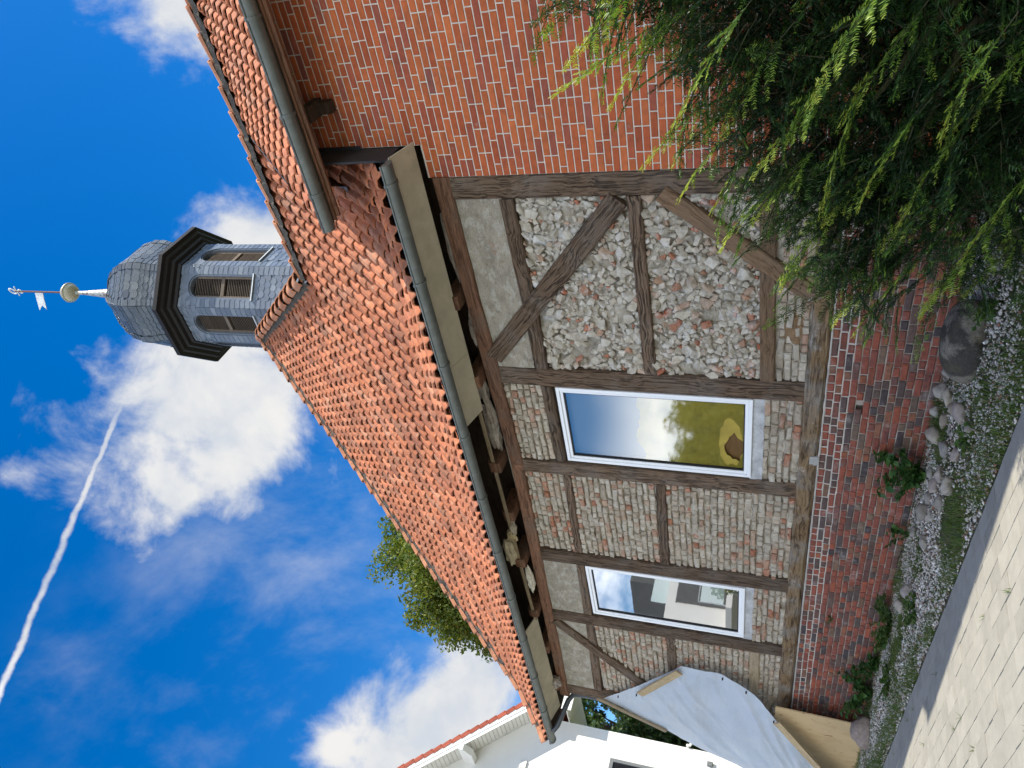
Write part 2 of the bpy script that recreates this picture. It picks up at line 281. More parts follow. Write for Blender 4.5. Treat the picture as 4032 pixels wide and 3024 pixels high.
def pane_mat(name, refl, bump):
    mt = bpy.data.materials.new(name); mt.use_nodes = True; g = NT(mt.node_tree); out = g.n('ShaderNodeOutputMaterial')
    vec = g.n('ShaderNodeNewGeometry').outputs['Position']
    nm = g.n('ShaderNodeBump', {'Height': g.noise(vec, bump[0], 2.0, .5), 'Strength': bump[1], 'Distance': bump[2]}).outputs[0]
    gl = g.n('ShaderNodeBsdfGlossy', {'Color': (.95, .97, 1, 1), 'Roughness': .004, 'Normal': nm}).outputs[0]
    tr = g.n('ShaderNodeBsdfTransparent', {'Color': (.85, .88, .86, 1)}).outputs[0]
    g.t.links.new(g.n('ShaderNodeMixShader', {0: refl, 1: tr, 2: gl}).outputs[0], out.inputs[0]); MATS[name] = mt
pane_mat('glass_textured', .27, (60, .016, .004))
pmat('film', [(0, (.40, .30, .045))], .6, (2.0, .3), [((.20, .15, .03), 5, .5, .7, .6)], (25, .4, .006), rnd=False)
glass_mat('glass_clear', .40, (.03, .032, .03), (5, .02, .004))
glass_mat('glass_shard', .16, (.13, .085, .022), (30, .15, .004))
glass_mat('glass_dark', .35, (.02, .022, .025))
glass_mat('glass_balcony', .25, (.32, .42, .38))

# ------------------------------------------------------------------ object helpers
WORG = {}
def link(o): COL.objects.link(o); return o
def tag(o, label=None, cat=None, group=None, kind=None):
    if label: o['label'] = label
    if cat: o['category'] = cat
    if group: o['group'] = group
    if kind: o['kind'] = kind
    return o
def place(o, parent, org):
    """put an object whose origin is at the world point org, below parent"""
    WORG[o.name] = Vector(org)
    if parent is not None:
        o.parent = parent; o.location = Vector(org) - WORG[parent.name]
    else: o.location = org
    return o
def thing(name, label, cat, org, group=None):
    o = link(bpy.data.objects.new(name, None)); o.empty_display_size = .3
    place(o, None, org); return tag(o, label, cat, group)
def np_mesh(name, V, F, mat, smooth=False, mats=None):
    V = np.asarray(V, np.float32).reshape(-1, 3); F = np.asarray(F, np.int32)
    me = bpy.data.meshes.new(name); me.vertices.add(len(V)); me.vertices.foreach_set('co', V.ravel())
    k = F.shape[1]; n = len(F); me.loops.add(n * k); me.loops.foreach_set('vertex_index', F.ravel())
    me.polygons.add(n); me.polygons.foreach_set('loop_start', np.arange(0, n * k, k, dtype=np.int32))
    try: me.polygons.foreach_set('loop_total', np.full(n, k, np.int32))
    except Exception: pass
    if smooth: me.polygons.foreach_set('use_smooth', np.ones(n, bool))
    me.update(calc_edges=True); me.validate(); me.materials.append(MATS[mat]); return me
class MB:
    """collects shapes; quads and triangles"""
    def __init__(s): s.v = []; s.f = []
    def add(s, V, F):
        b = len(s.v); s.v += [tuple(map(float, p)) for p in V]; s.f += [tuple(b + i for i in f) for f in F]; return s
    def box(s, lo, hi, jit=0.0):
        x0, y0, z0 = lo; x1, y1, z1 = hi
        V = [(x0, y0, z0), (x1, y0, z0), (x1, y1, z0), (x0, y1, z0), (x0, y0, z1), (x1, y0, z1), (x1, y1, z1), (x0, y1, z1)]
        if jit: V = [tuple(c + random.uniform(-jit, jit) for c in p) for p in V]
        return s.add(V, [(0, 3, 2, 1), (4, 5, 6, 7), (0, 1, 5, 4), (1, 2, 6, 5), (2, 3, 7, 6), (3, 0, 4, 7)])
    def obox(s, org, ax, ay, az):
        """box spanned by three edge vectors from org"""
        o, a, b, c = map(Vector, (org, ax, ay, az))
        V = [o, o + a, o + a + b, o + b, o + c, o + a + c, o + a + b + c, o + b + c]
        fl = a.cross(b).dot(c) < 0
        F = [(0, 3, 2, 1), (4, 5, 6, 7), (0, 1, 5, 4), (1, 2, 6, 5), (2, 3, 7, 6), (3, 0, 4, 7)]
        return s.add(V, [tuple(reversed(f)) for f in F] if fl else F)
    def tube(s, pts, rads, n=10, cap=True):
        pts = [Vector(p) for p in pts]
        if not hasattr(rads, '__len__'): rads = [rads] * len(pts)
        b = len(s.v); up = Vector((0, 0, 1)); prev = None
        for i, p in enumerate(pts):
            t = (pts[min(i + 1, len(pts) - 1)] - pts[max(i - 1, 0)]).normalized()
            if prev is None:
                a = t.cross(up) if abs(t.z) < .95 else t.cross(Vector((1, 0, 0)))
            else: a = prev - t * prev.dot(t)
            a.normalize(); prev = a; c = t.cross(a)
            for k in range(n):
                th = 2 * math.pi * k / n; q = p + (a * math.cos(th) + c * math.sin(th)) * rads[i]; s.v.append(tuple(q))
        for i in range(len(pts) - 1):
            for k in range(n):
                k2 = (k + 1) % n; s.f.append((b + i * n + k, b + i * n + k2, b + (i + 1) * n + k2, b + (i + 1) * n + k))
        if cap:
            s.f.append(tuple(b + k for k in reversed(range(n)))); e = b + (len(pts) - 1) * n; s.f.append(tuple(e + k for k in range(n)))
        return s
    def lathe(s, prof, n, org=(0, 0, 0), rot=0.0, cap=True):
        b = len(s.v)
        for r, z in prof:
            for k in range(n):
                th = rot + 2 * math.pi * k / n; s.v.append((org[0] + r * math.cos(th), org[1] + r * math.sin(th), org[2] + z))
        for i in range(len(prof) - 1):
            for k in range(n):
                k2 = (k + 1) % n; s.f.append((b + i * n + k, b + i * n + k2, b + (i + 1) * n + k2, b + (i + 1) * n + k))
        if cap:
            s.f.append(tuple(b + k for k in reversed(range(n)))); e = b + (len(prof) - 1) * n; s.f.append(tuple(e + k for k in range(n)))
        return s
    def mesh(s, name, mat, smooth=False):
        me = bpy.data.meshes.new(name); me.from_pydata(s.v, [], s.f); me.update()
        if smooth: me.polygons.foreach_set('use_smooth', np.ones(len(me.polygons), bool))
        me.materials.append(MATS[mat]); return me
    def build(s, name, mat, parent=None, org=(0, 0, 0), smooth=False, bevel=0.0, auto=None):
        """vertices in world coordinates, origin moved to org"""
        o_ = Vector(org); s.v = [tuple(Vector(p) - o_) for p in s.v]
        o = link(bpy.data.objects.new(name, s.mesh(name, mat, smooth))); place(o, parent, org)
        if bevel:
            md = o.modifiers.new('bevel', 'BEVEL'); md.width = bevel; md.segments = 1; md.limit_method = 'ANGLE'; md.angle_limit = rad(40)
        return o

def size_in_view(p, d):
    c = RM.T @ (np.asarray(p) - CAM)
    if c[2] < .1: return 0
    u = c[0] / c[2] * 2995; v = c[1] / c[2] * 2995
    if abs(u) > 1560 or abs(v) > 2080: return 0
    return d / c[2]
class Pieces:
    """alike pieces: the largest in view become objects sharing mesh data, the rest one joined part"""
    def __init__(s, name, variants, mat, smooth=False):
        s.name = name; s.mat = mat; s.smooth = smooth; s.var = [(np.asarray(V, float), F) for V, F in variants]; s.items = []
    def add(s, k, M, parent, size, mat=None):
        s.items.append((k % len(s.var), M, parent, size, mat))
    def finish(s, limit=300, restname=None):
        mes = {}
        def me(k, mat):
            if (k, mat) not in mes:
                mb = MB().add(s.var[k][0], s.var[k][1]); mes[(k, mat)] = mb.mesh(s.name, mat, s.smooth)
            return mes[(k, mat)]
        order = sorted(s.items, key=lambda it: -size_in_view([it[1][i][3] for i in range(3)], it[3]))
        rest = {}
        for i, (k, M, par, size, mat) in enumerate(order):
            vis = size_in_view([M[j][3] for j in range(3)], size) > 0
            if i < limit and vis:
                o = link(bpy.data.objects.new(s.name, me(k, mat or s.mat))); org = M.to_translation(); place(o, par, org)
                loc, q, sc = M.decompose(); o.rotation_mode = 'QUATERNION'; o.rotation_quaternion = q; o.scale = sc
            else: rest.setdefault((par.name, mat or s.mat), [par, []])[1].append((k, M))
        for (pn, mat), (par, its) in rest.items():
            mb = MB()
            for k, M in its:
                A = np.array(M); V = s.var[k][0] @ A[:3, :3].T + A[:3, 3]; mb.add(V, s.var[k][1])
            o = mb.build(restname or ('other_' + s.name + 's'), mat, par, WORG[par.name] if False else (0, 0, 0), s.smooth)
            o['kind'] = 'stuff'

def brick_variant(seed, bev=.06, jit=.03, rough=.0):
    """unit brick: x -.5...5, z -.5...5, front at y=-1, back at y=0; front edge chamfered"""
    r = random.Random(seed); j = lambda a: r.uniform(-a, a)
    bx, bz = bev * .5, bev
    back = [(-.5, 0, -.5), (.5, 0, -.5), (.5, 0, .5), (-.5, 0, .5)]
    mid = [(x + j(jit) * .4, -.6, z + j(jit)) for x, _, z in back]
    fr = [(x * (1 - 2 * bx) + j(jit) * .5, -1 + j(.12), z * (1 - 2 * bz) + j(jit)) for x, _, z in back]
    V = back + mid + fr; F = []
    for a in (0, 4):
        for k in range(4): k2 = (k + 1) % 4; F.append((a + k, a + k2, a + 4 + k2, a + 4 + k))
    if rough:
        c = (j(.1), -1 - r.uniform(0, rough), j(.15)); V.append(c)
        for k in range(4): F.append((8 + k, 8 + (k + 1) % 4, 12))
    else: F.append((8, 9, 10, 11))
    return V, F
def hull_variant(seed, n=11, sy=.8):
    r = random.Random(seed); bm = bmesh.new()
    for _ in range(n):
        v = Vector((r.gauss(0, 1), r.gauss(0, 1), r.gauss(0, 1))).normalized() * r.uniform(.42, .55)
        v = Vector((max(-.46, min(.46, v.x)), v.y * sy, max(-.42, min(.42, v.z)))); bm.verts.new(v)
    res = bmesh.ops.convex_hull(bm, input=bm.verts)
    bmesh.ops.delete(bm, geom=[g for g in res['geom_interior'] if isinstance(g, bmesh.types.BMVert)], context='VERTS')
    bm.verts.index_update(); V = [tuple(v.co) for v in bm.verts]; F = [tuple(v.index for v in f.verts) for f in bm.faces]
    bm.free(); return V, F
def ico_variant(seed, sub=2, amp=.12, freq=1.6, s=(1, 1, 1)):
    bm = bmesh.new(); bmesh.ops.create_icosphere(bm, subdivisions=sub, radius=.5)
    off = Vector((seed * 3.7, seed * 1.3, seed * 2.1))
    for v in bm.verts:
        d = mnoise.noise(v.co * freq * 2 + off) * amp + mnoise.noise(v.co * freq * 6 + off) * amp * .3
        v.co = v.co * (1 + d * 2); v.co = Vector((v.co.x * s[0], v.co.y * s[1], v.co.z * s[2]))
    bm.verts.index_update(); V = [tuple(v.co) for v in bm.verts]; F = [tuple(v.index for v in f.verts) for f in bm.faces]; bm.free(); return V, F
def TRS(loc, rot=None, sc=(1, 1, 1)):
    Mx = Matrix.Translation(loc)
    if rot is not None: Mx = Mx @ (rot.to_4x4() if not isinstance(rot, Matrix) or len(rot) == 3 else rot)
    return Mx @ Matrix.Diagonal((*sc, 1))
def eul(x, y, z): from mathutils import Euler; return Euler((x, y, z)).to_matrix()

def timber(name, parent, p0, p1, w, yf, depth, mat, seed=0, rough=.011, ch=.014, y1=None):
    """squared beam in the wall between (x,z) points p0 and p1, front face at y=yf; local x runs along the beam"""
    a = Vector((p0[0], yf, p0[1])); b = Vector((p1[0], (yf if y1 is None else y1), p1[1])); L = (b - a).length; X = (b - a).normalized()
    Y = Vector((0, 1, 0)); Z = X.cross(Y).normalized(); Y = Z.cross(X).normalized()
    n = max(2, int(L / .10)); V = []; F = []; h = w / 2
    prof = [(-h + ch, 0), (h - ch, 0), (h, ch), (h, depth), (-h, depth), (-h, ch)]      # (across, depth)
    for i in range(n + 1):
        t = i / n
        for k, (c, d) in enumerate(prof):
            q = Vector((t * L * 1.4 + seed * 9.1, k * 1.7 + seed, seed * .37)); e = mnoise.noise(q) * rough + mnoise.noise(q * 3.1) * rough * .6
            V.append((t * L, d + (e if d < depth else 0) * .7, c + (e if abs(c) >= h - ch else e * .5) * (1 if c > 0 else -1)))
    m_ = len(prof)
    for i in range(n):
        for k in range(m_): k2 = (k + 1) % m_; F.append((i * m_ + k, (i + 1) * m_ + k, (i + 1) * m_ + k2, i * m_ + k2))
    F.append(tuple(range(m_))); F.append(tuple(n * m_ + k for k in reversed(range(m_))))
    me = MB().add(V, F).mesh(name, mat); o = link(bpy.data.objects.new(name, me)); place(o, parent, a)
    R3 = Matrix((X, Y, Z)).transposed(); o.rotation_mode = 'QUATERNION'; o.rotation_quaternion = R3.to_quaternion(); return o
def rough_slab(name, parent, poly, yf, mat, amp=.008, cell=.045, depth=.08, seed=0):
    """filled panel in the wall: a gently uneven face over the polygon poly (x,z)"""
    xs = [p[0] for p in poly]; zs = [p[1] for p in poly]; x0, x1, z0, z1 = min(xs), max(xs), min(zs), max(zs)
    nx = max(2, int((x1 - x0) / cell)); nz = max(2, int((z1 - z0) / cell)); V = []; F = []
    for j in range(nz + 1):
        for i in range(nx + 1):
            x = x0 + (x1 - x0) * i / nx; z = z0 + (z1 - z0) * j / nz
            V.append((x, yf + mnoise.noise(Vector((x * 5 + seed, z * 5, seed))) * amp + mnoise.noise(Vector((x * 14, z * 14 + seed, 2))) * amp * .8, z))
    for j in range(nz):
        for i in range(nx):
            a = j * (nx + 1) + i; F.append((a, a + 1, a + nx + 2, a + nx + 1))
    org = ((x0 + x1) / 2, yf, (z0 + z1) / 2)
    return MB().add(V, F).build(name, mat, parent, org)

# ================================================================== the setting
GZ = -0.2
def edge_y(x): return -2.38 - .112 * (x + 3.9)          # line where the paving meets the gravel
def setting():
    gm = MB(); n = 24; Rr = 600
    gm.add([(Rr * math.cos(2 * math.pi * k / n) - 8, Rr * math.sin(2 * math.pi * k / n), -.33) for k in range(n)], [tuple(range(n))])
    tag(gm.build('ground', 'grass_ground'), kind='structure')
    # soil bed between the house and the paving, gently mounded
    V = []; F = []; nx, ny = 90, 22; x0, x1 = -17.0, 1.5
    for j in range(ny + 1):
        for i in range(nx + 1):
            x = x0 + (x1 - x0) * i / nx; ya = edge_y(x) + .01; t = j / ny; y = ya + (0.2 - ya) * t
            z = GZ - .02 + .045 * math.sin(min(1, t * 1.3) * math.pi) * (.6 + mnoise.noise(Vector((x * .8, y * .8, 3)))) + .015 * mnoise.noise(Vector((x * 5, y * 5, 0)))
            V.append((x, y, z - (.015 if j == 0 else 0)))
    for j in range(ny):
        for i in range(nx): a = j * (nx + 1) + i; F.append((a, a + 1, a + nx + 2, a + nx + 1))
    bed = MB().add(V, F).build('gravel_bed', 'soil', smooth=True); tag(bed, kind='structure')
    # paving
    base = MB(); base.add([(1.6, edge_y(1.6), GZ - .014), (-16.2, edge_y(-16.2), GZ - .014), (-16.2, -6.0, GZ - .014), (1.6, -8.0, GZ - .014)], [(0, 1, 2, 3)])
    pv = base.build('paving', 'joint_sand', org=(-7, -3.5, GZ - .014)); tag(pv, kind='structure')
    yd = MB(); yd.add([(14, -4.6, GZ - .03), (1.59, edge_y(1.6) - .02, GZ - .03), (1.59, -8.02, GZ - .03), (-16.19, -6.02, GZ - .03), (-16.19, edge_y(-16.2), GZ - .03), (-24, -1.0, GZ - .03), (-28, -26, GZ - .03), (14, -26, GZ - .03)], [(0, 1, 2, 7), (2, 3, 6, 7), (3, 4, 5, 6)])
    tag(yd.build('yard', 'paver_far', org=(-7, -14, GZ - .03)), kind='structure')
    u = Vector((-1, .112, 0)).normalized(); v = Vector((-.112, -1, 0)).normalized()
    var = []
    for s in range(6):
        r = random.Random(s); e = .012
        V = [(-.5, -.5, -1), (.5, -.5, -1), (.5, .5, -1), (-.5, .5, -1), (-.5, -.5, -.2), (.5, -.5, -.2), (.5, .5, -.2), (-.5, .5, -.2)]
        V += [(x * (1 - 1.2 * e), y * (1 - 1.6 * e), r.uniform(-.06, .06)) for x, y, _ in V[:4]]
        F = [(0, 1, 5, 4), (1, 2, 6, 5), (2, 3, 7, 6), (3, 0, 4, 7), (4, 5, 9, 8), (5, 6, 10, 9), (6, 7, 11, 10), (7, 4, 8, 11), (8, 9, 10, 11)]
        var.append((V, F))
    P = Pieces('paver', var, 'paver'); o0 = Vector((-2.2, edge_y(-2.2), GZ))
    L, Wd = .275, .183
    R3 = Matrix((u, v, Vector((0, 0, -1)))).transposed()
    R3 = Matrix((u, v, u.cross(v))).transposed()
    for r in range(0, 27):
        off = (r % 2) * L * .5 + random.uniform(-.01, .01)
        for k in range(-6, 56):
            c = o0 + u * (k * L + off) + v * ((r + .5) * Wd)
            if c.x < -16 or c.x > 1.5: continue
            c.z = GZ - .001 + random.uniform(-.0015, .0015)
            if u.cross(v).z < 0: sc = (L - .0045, Wd - .004, -.05)
            else: sc = (L - .0045, Wd - .004, .05)
            P.add(random.randrange(6), TRS(c, R3, sc), pv, L)
    P.finish(300)
setting()

# ================================================================== the half-timbered house
HO = (-8.5, 0.0, GZ)
house = thing('half_timbered_house', 'half-timbered house with stripped brick and rubble infill under an orange tiled hipped roof', 'house', HO)
wing = thing('brick_wing', 'smooth red brick wing with a raised eave, joined to the half-timbered house', 'house', (-1.6, 0, GZ))

def wall_core():
    MB().box((-13.80, .10, -.3), (-3.2, .34, 5.0)).build('wall_core', 'mortar_old', house, (-8.5, .22, 2))
    MB().box((-3.19, .012, -.3), (1.2, .34, 5.07)).box((-2.825, .0125, 5.071), (1.2, .339, 6.55)).build('wall_core', 'mortar_light', wing, (-1, .2, 3))
    MB().box((-13.85, .35, -.3), (-13.55, 9, 5.0)).build('side_wall', 'plaster', house, (-13.7, 5, 2))
wall_core()

BV = [brick_variant(s, .05, .012) for s in range(6)]              # crisp new bricks
BO = [brick_variant(s + 50, .16, .06) for s in range(10)]          # worn plinth bricks
BR = [brick_variant(s + 90, .14, .11, .22) for s in range(14)]     # hacked infill bricks

def red_wall():
    mo = MB(); mo.box((-3.195, -.004, -.3), (1.2, .011, 5.075)); mo.box((-2.83, -.0035, 5.0755), (1.2, .0105, 6.55))
    mo = mo.build('mortar_bed', 'mortar_light', wing, (-1, 0, 2))
    P = Pieces('brick', BV, 'brick_red'); h = .0774; r = 0; z = -.28
    while z < 6.5:
        x = -3.193 if z + h < 5.085 else -2.825
        first = True
        while x < -.6:
            L = .24
            if first: L = (.24, .115, .18, .06)[(r * 7 + r // 3) % 4]; first = False
            elif random.random() < .07: L = .115
            P.add(random.randrange(6), TRS((x + L / 2, .004, z + h / 2), None, (L, .0145, h - .0115)), wing, L)
            x += L + .012
        z += h; r += 1
    P.finish(300)
red_wall()

def plinth():
    hx, hz = -6.10, .53
    mo = MB()
    mo.box((-13.75, -.026, -.3), (hx - .07, .09, .895)); mo.box((hx + .07, -.026, -.3), (-3.2, .09, .895))
    mo.box((hx - .0699, -.0255, -.3), (hx + .0699, .0895, hz - .045)); mo.box((hx - .0699, -.0255, hz + .045), (hx + .0699, .0895, .8945))
    pl = mo.build('plinth', 'mortar_low', house, (-8.5, 0, .3))
    MB().box((-13.749, -.031, .893 - 3.2 * .0772), (-3.201, -.0262, .8935)).build('lime_joints', 'mortar_plinth', house, (-8.5, -.03, .78))
    P = Pieces('brick', BO, 'brick_plinth'); h = .0772; z = .893 - h * 15; r = 0
    while z < .88:
        x = -13.74 + random.uniform(0, .12); k = r
        while x < -3.22:
            L = .118 if (r % 2 == 0 and random.random() < .82) or (r % 2 and random.random() < .35) else .236
            if x + L > -3.2: L = max(.05, -3.205 - x)
            cx, cz = x + L / 2, z + h / 2
            if not (abs(cx - hx) < .085 and abs(cz - hz) < .045):
                top = z > .893 - 3.5 * h
                M_ = TRS((cx, -.02 + random.uniform(-.004, .004), cz + random.uniform(-.003, .003)), eul(0, random.uniform(-.012, .012), 0), (L - (.013 if top else .010), .022, h - (.014 if top else .0105)))
                P.add(random.randrange(10), M_, pl, L)
            x += L + .004
        z += h; r += 1
    P.finish(300)
    MB().box((-6.99, -.07, .897), (-6.85, .02, .955)).box((-6.985, -.06, .955), (-6.86, .02, 1.0)).build('spacer_block', 'concrete', house, (-6.92, -.03, .95))
    # ragged lime bedding along the top of the plinth
    V = []; F = []; n = 260
    for i in range(n + 1):
        x = -13.75 + 10.55 * i / n; e = mnoise.noise(Vector((x * 9, 1, 0))) * .012
        V += [(x, -.05 - e * .6, .894), (x, -.046 - e, .906 + e * .6), (x, .08, .912)]
    for i in range(n):
        for k in range(2): F.append((i * 3 + k, i * 3 + 3 + k, i * 3 + 4 + k, i * 3 + 1 + k))
    MB().add(V, F).build('lime_bedding', 'mortar_plinth', house, (-8.5, 0, .9))
plinth()

def frame():
    T = lambda nm, a, b, w, yf=-.012, d=.13, m='timber_old', s=0, **k: timber(nm, house, a, b, w, yf, d, m, s, **k)
    for i, (x0, x1, w) in enumerate(((-3.335, -3.33, .265), (-5.92, -5.915, .28), (-7.535, -7.56, .25), (-9.52, -9.575, .29), (-11.19, -11.21, .28))):
        T('post', (x0, 1.105), (x1, 4.86), w, -.012 - .002 * i, .15, s=i + 1)
    T('corner_post', (-13.68, 1.1), (-13.69, 4.93), .30, -.016, .16, s=9)
    T('wall_plate', (-3.19, 4.935), (-7.535, 4.83), .195, -.03, .17, 'timber_plate', 11)
    T('wall_plate', (-7.54, 4.835), (-13.95, 4.985), .185, -.028, .17, 'timber_plate', 12)
    T('sill_beam', (-3.42, 1.005), (-7.95, 1.015), .21, -.055, .15, 'timber_sill', 13, rough=.016, ch=.035)
    T('sill_beam', (-7.952, 1.015), (-13.6, 1.03), .21, -.045, .15, 'timber_sill', 14, rough=.018, ch=.035)
    R = lambda a, b, w, m='timber_old', s=0, yf=-.006: T('rail', a, b, w, yf, .12, m, s)
    R((-3.47, 4.24), (-5.78, 4.19), .175, s=21); R((-3.47, 2.875), (-5.78, 2.84), .15, s=22); R((-3.47, 1.585), (-5.78, 1.52), .16, 'timber_new', 23)
    R((-6.06, 4.19), (-7.41, 4.17), .14, s=24)
    R((-7.68, 4.125), (-9.40, 4.165), .125, s=25); R((-7.68, 2.815), (-9.42, 2.845), .14, s=26)
    R((-9.69, 4.17), (-11.06, 4.205), .145, s=27)
    R((-11.35, 4.205), (-13.54, 4.29), .155, s=28); R((-11.35, 2.835), (-13.54, 2.88), .15, s=29); R((-11.35, 1.525), (-12.62, 1.505), .165, 'timber_pale', 30)
    T('plank', (-12.62, 1.19), (-13.1, 1.32), .10, -.02, .04, 'timber_pale', 31)
    B = lambda a, b, w, m, s, yf=-.035: T('brace', a, b, w, yf, .14, m, s)
    B((-3.49, 3.03), (-5.62, 4.80), .235, 'timber_old', 41)
    B((-3.44, 2.60), (-4.60, 1.12), .19, 'timber_new', 42)
    B((-11.38, 4.83), (-13.3, 3.13), .20, 'timber_old', 43)
frame()

def infill():
    mi = MATS
    panels = []
    def panel(nm, x0, x1, z0, z1, yf, mat, seed, amp=.010): 
        return rough_slab(nm, house, [(x0, z0), (x1, z1)], yf, mat, amp, .045, seed=seed)
    # plastered panels
    panel('plaster_panel', -5.79, -3.46, 4.29, 4.86, .004, 'plaster', 1, .006)
    panel('plaster_panel', -11.07, -9.68, 4.24, 4.84, .006, 'plaster', 2, .006)
    panel('plaster_panel', -13.55, -11.34, 4.24, 4.95, .006, 'plaster', 3, .006)
    P = Pieces('brick', BR, 'brick_old')
    def bricks(par, x0, x1, z0, z1, yf, skip=None, h0=.088, slump=.0, big=.15):
        z = z0; r = 0
        while z < z1 - .02:
            h = h0 * random.uniform(.86, 1.12); x = x0 + random.uniform(-.06, .0)
            while x < x1 - .01:
                L = random.uniform(.085, .135) if random.random() > big else random.uniform(.18, .235)
                xa, xb = max(x, x0), min(x + L, x1)
                if xb - xa > .03:
                    cx, cz = (xa + xb) / 2, min(z + h / 2, z1 - .01) + slump * math.sin(cx_ := (xa - x0) * 2.0)
                    if not (skip and skip(cx, cz)):
                        sink = .0 if random.random() > .12 else .022
                        M_ = TRS((cx, yf + sink + random.uniform(-.004, .006), cz), eul(random.uniform(-.09, .09), random.uniform(-.09, .09), random.uniform(-.10, .10)),
                                 ((xb - xa) - random.uniform(.004, .022), random.uniform(.034, .066), h - random.uniform(.004, .022)))
                        P.add(random.randrange(14), M_, par, L)
                x += L
            z += h; r += 1
    sp = (('BC', -7.42, -6.05, 4.25, 4.80), ('CDt', -9.41, -7.67, 4.18, 4.80), ('CDm', -9.41, -7.67, 2.90, 4.07), ('CDl', -9.40, -7.66, 1.11, 2.75),
          ('BCs', -7.43, -6.05, 1.11, 1.52), ('DEs', -11.06, -9.68, 1.11, 1.56), ('EFu', -13.5, -11.35, 2.91, 4.14), ('EFm', -13.5, -11.35, 1.60, 2.77), ('EFl', -13.5, -11.35, 1.11, 1.45), ('ABl', -5.79, -3.46, 1.11, 1.45))
    for i, (nm, x0, x1, z0, z1) in enumerate(sp):
        par = panel('infill_panel', x0 - .02, x1 + .02, z0 - .03, z1 + .04, .050, 'mortar_old', i + 10, .018)
        bricks(par, x0, x1, z0, z1, .060, slump=.006 if nm[:2] == 'CD' else 0, big=.5 if nm in ('BCs', 'ABl', 'DEs') else .13)
    P.finish(300)
    # pale mortar bands under the windows
    panel('mortar_band', -7.43, -6.05, 1.53, 1.68, .012, 'mortar_bluish', 31, .014)
    panel('mortar_band', -11.05, -9.68, 1.57, 1.71, .014, 'mortar_bluish', 32, .014)
    # rubble
    HV = [hull_variant(s, 15, .85) for s in range(16)]
    S = Pieces('stone', HV, 'rubble')
    for i, (x0, x1, z0, z1) in enumerate(((-5.78, -3.47, 2.91, 4.15), (-5.79, -3.47, 1.60, 2.80))):
        par = panel('infill_panel', x0 - .02, x1 + .02, z0 - .03, z1 + .03, .061, 'mortar_rubble', i + 41, .036)
        pts = []
        for tries, rmin in ((130, .066), (3600, .043), (6500, .026)):
            for _ in range(tries):
                q = (random.uniform(x0, x1), random.uniform(z0, z1)); sz = rmin * random.uniform(.9, 1.5)
                if all((q[0] - p[0]) ** 2 + (q[1] - p[1]) ** 2 > ((sz + p[2]) * .62) ** 2 for p in pts): pts.append((*q, sz))
        for x, z, sz in pts:
            # loose mortar pockets stay bare
            if mnoise.noise(Vector((x * 2.3, z * 2.3, 7 + i))) > .32 and sz < .06: continue
            S.add(random.randrange(16), TRS((x, .058 + random.uniform(-.022, .014), z), eul(random.uniform(-.4, .4), random.uniform(-3, 3), random.uniform(-.4, .4)), (2 * sz * random.uniform(.95, 1.2), 2 * sz * .85, 2 * sz * random.uniform(.8, 1.05))), par, 2 * sz)
    S.finish(300)
    V, F = ico_variant(3, 3, .25, 2.2)
    MB().add([(x * .42 - 5.08, y * .07 + .045, z * .24 + 1.27) for x, y, z in V], F).build('loam_patch', 'loam', house, (-5.08, .04, 1.27))
infill()

def ring(mb, x0, x1, z0, z1, w, ya, yb):
    """rectangular frame in the wall plane from y=ya (front) to yb"""
    mb.box((x0, ya, z0), (x1, yb, z0 + w)); mb.box((x0, ya, z1 - w), (x1, yb, z1)); mb.box((x0, ya, z0 + w), (x0 + w, yb, z1 - w)); mb.box((x1 - w, ya, z0 + w), (x1, yb, z1 - w)); return mb
def pane_with_hole(mb, x0, x1, z0, z1, y, hole):
    cx = sum(p[0] for p in hole) / len(hole); cz = sum(p[1] for p in hole) / len(hole)
    pts = [(math.atan2(z - cz, x - cx), (x, z), None) for x, z in hole] + [(math.atan2(z - cz, x - cx), None, (x, z)) for x in (x0, x1) for z in (z0, z1)]
    pts.sort(key=lambda t: t[0]); hs = [p for p in pts if p[1]]
    def hit(a):
        dx, dz = math.cos(a), math.sin(a); t = 1e9
        if dx > 1e-6: t = min(t, (x1 - cx) / dx)
        if dx < -1e-6: t = min(t, (x0 - cx) / dx)
        if dz > 1e-6: t = min(t, (z1 - cz) / dz)
        if dz < -1e-6: t = min(t, (z0 - cz) / dz)
        return (cx + dx * t, cz + dz * t)
    V = []; inn = []; outr = []
    for i, (a, h, o) in enumerate(pts):
        if h is None:      # corner: repeat interpolated inner point
            j0 = max([q for q in hs if q[0] <= a], key=lambda q: q[0], default=hs[-1]); h = j0[1]
        inn.append(h); outr.append(o or hit(a))
    n = len(pts)
    for k in range(n): V += [(inn[k][0], y, inn[k][1]), (outr[k][0], y, outr[k][1])]
    mb.add(V, [(2 * k, 2 * k + 1, 2 * ((k + 1) % n) + 1, 2 * ((k + 1) % n)) for k in range(n)])
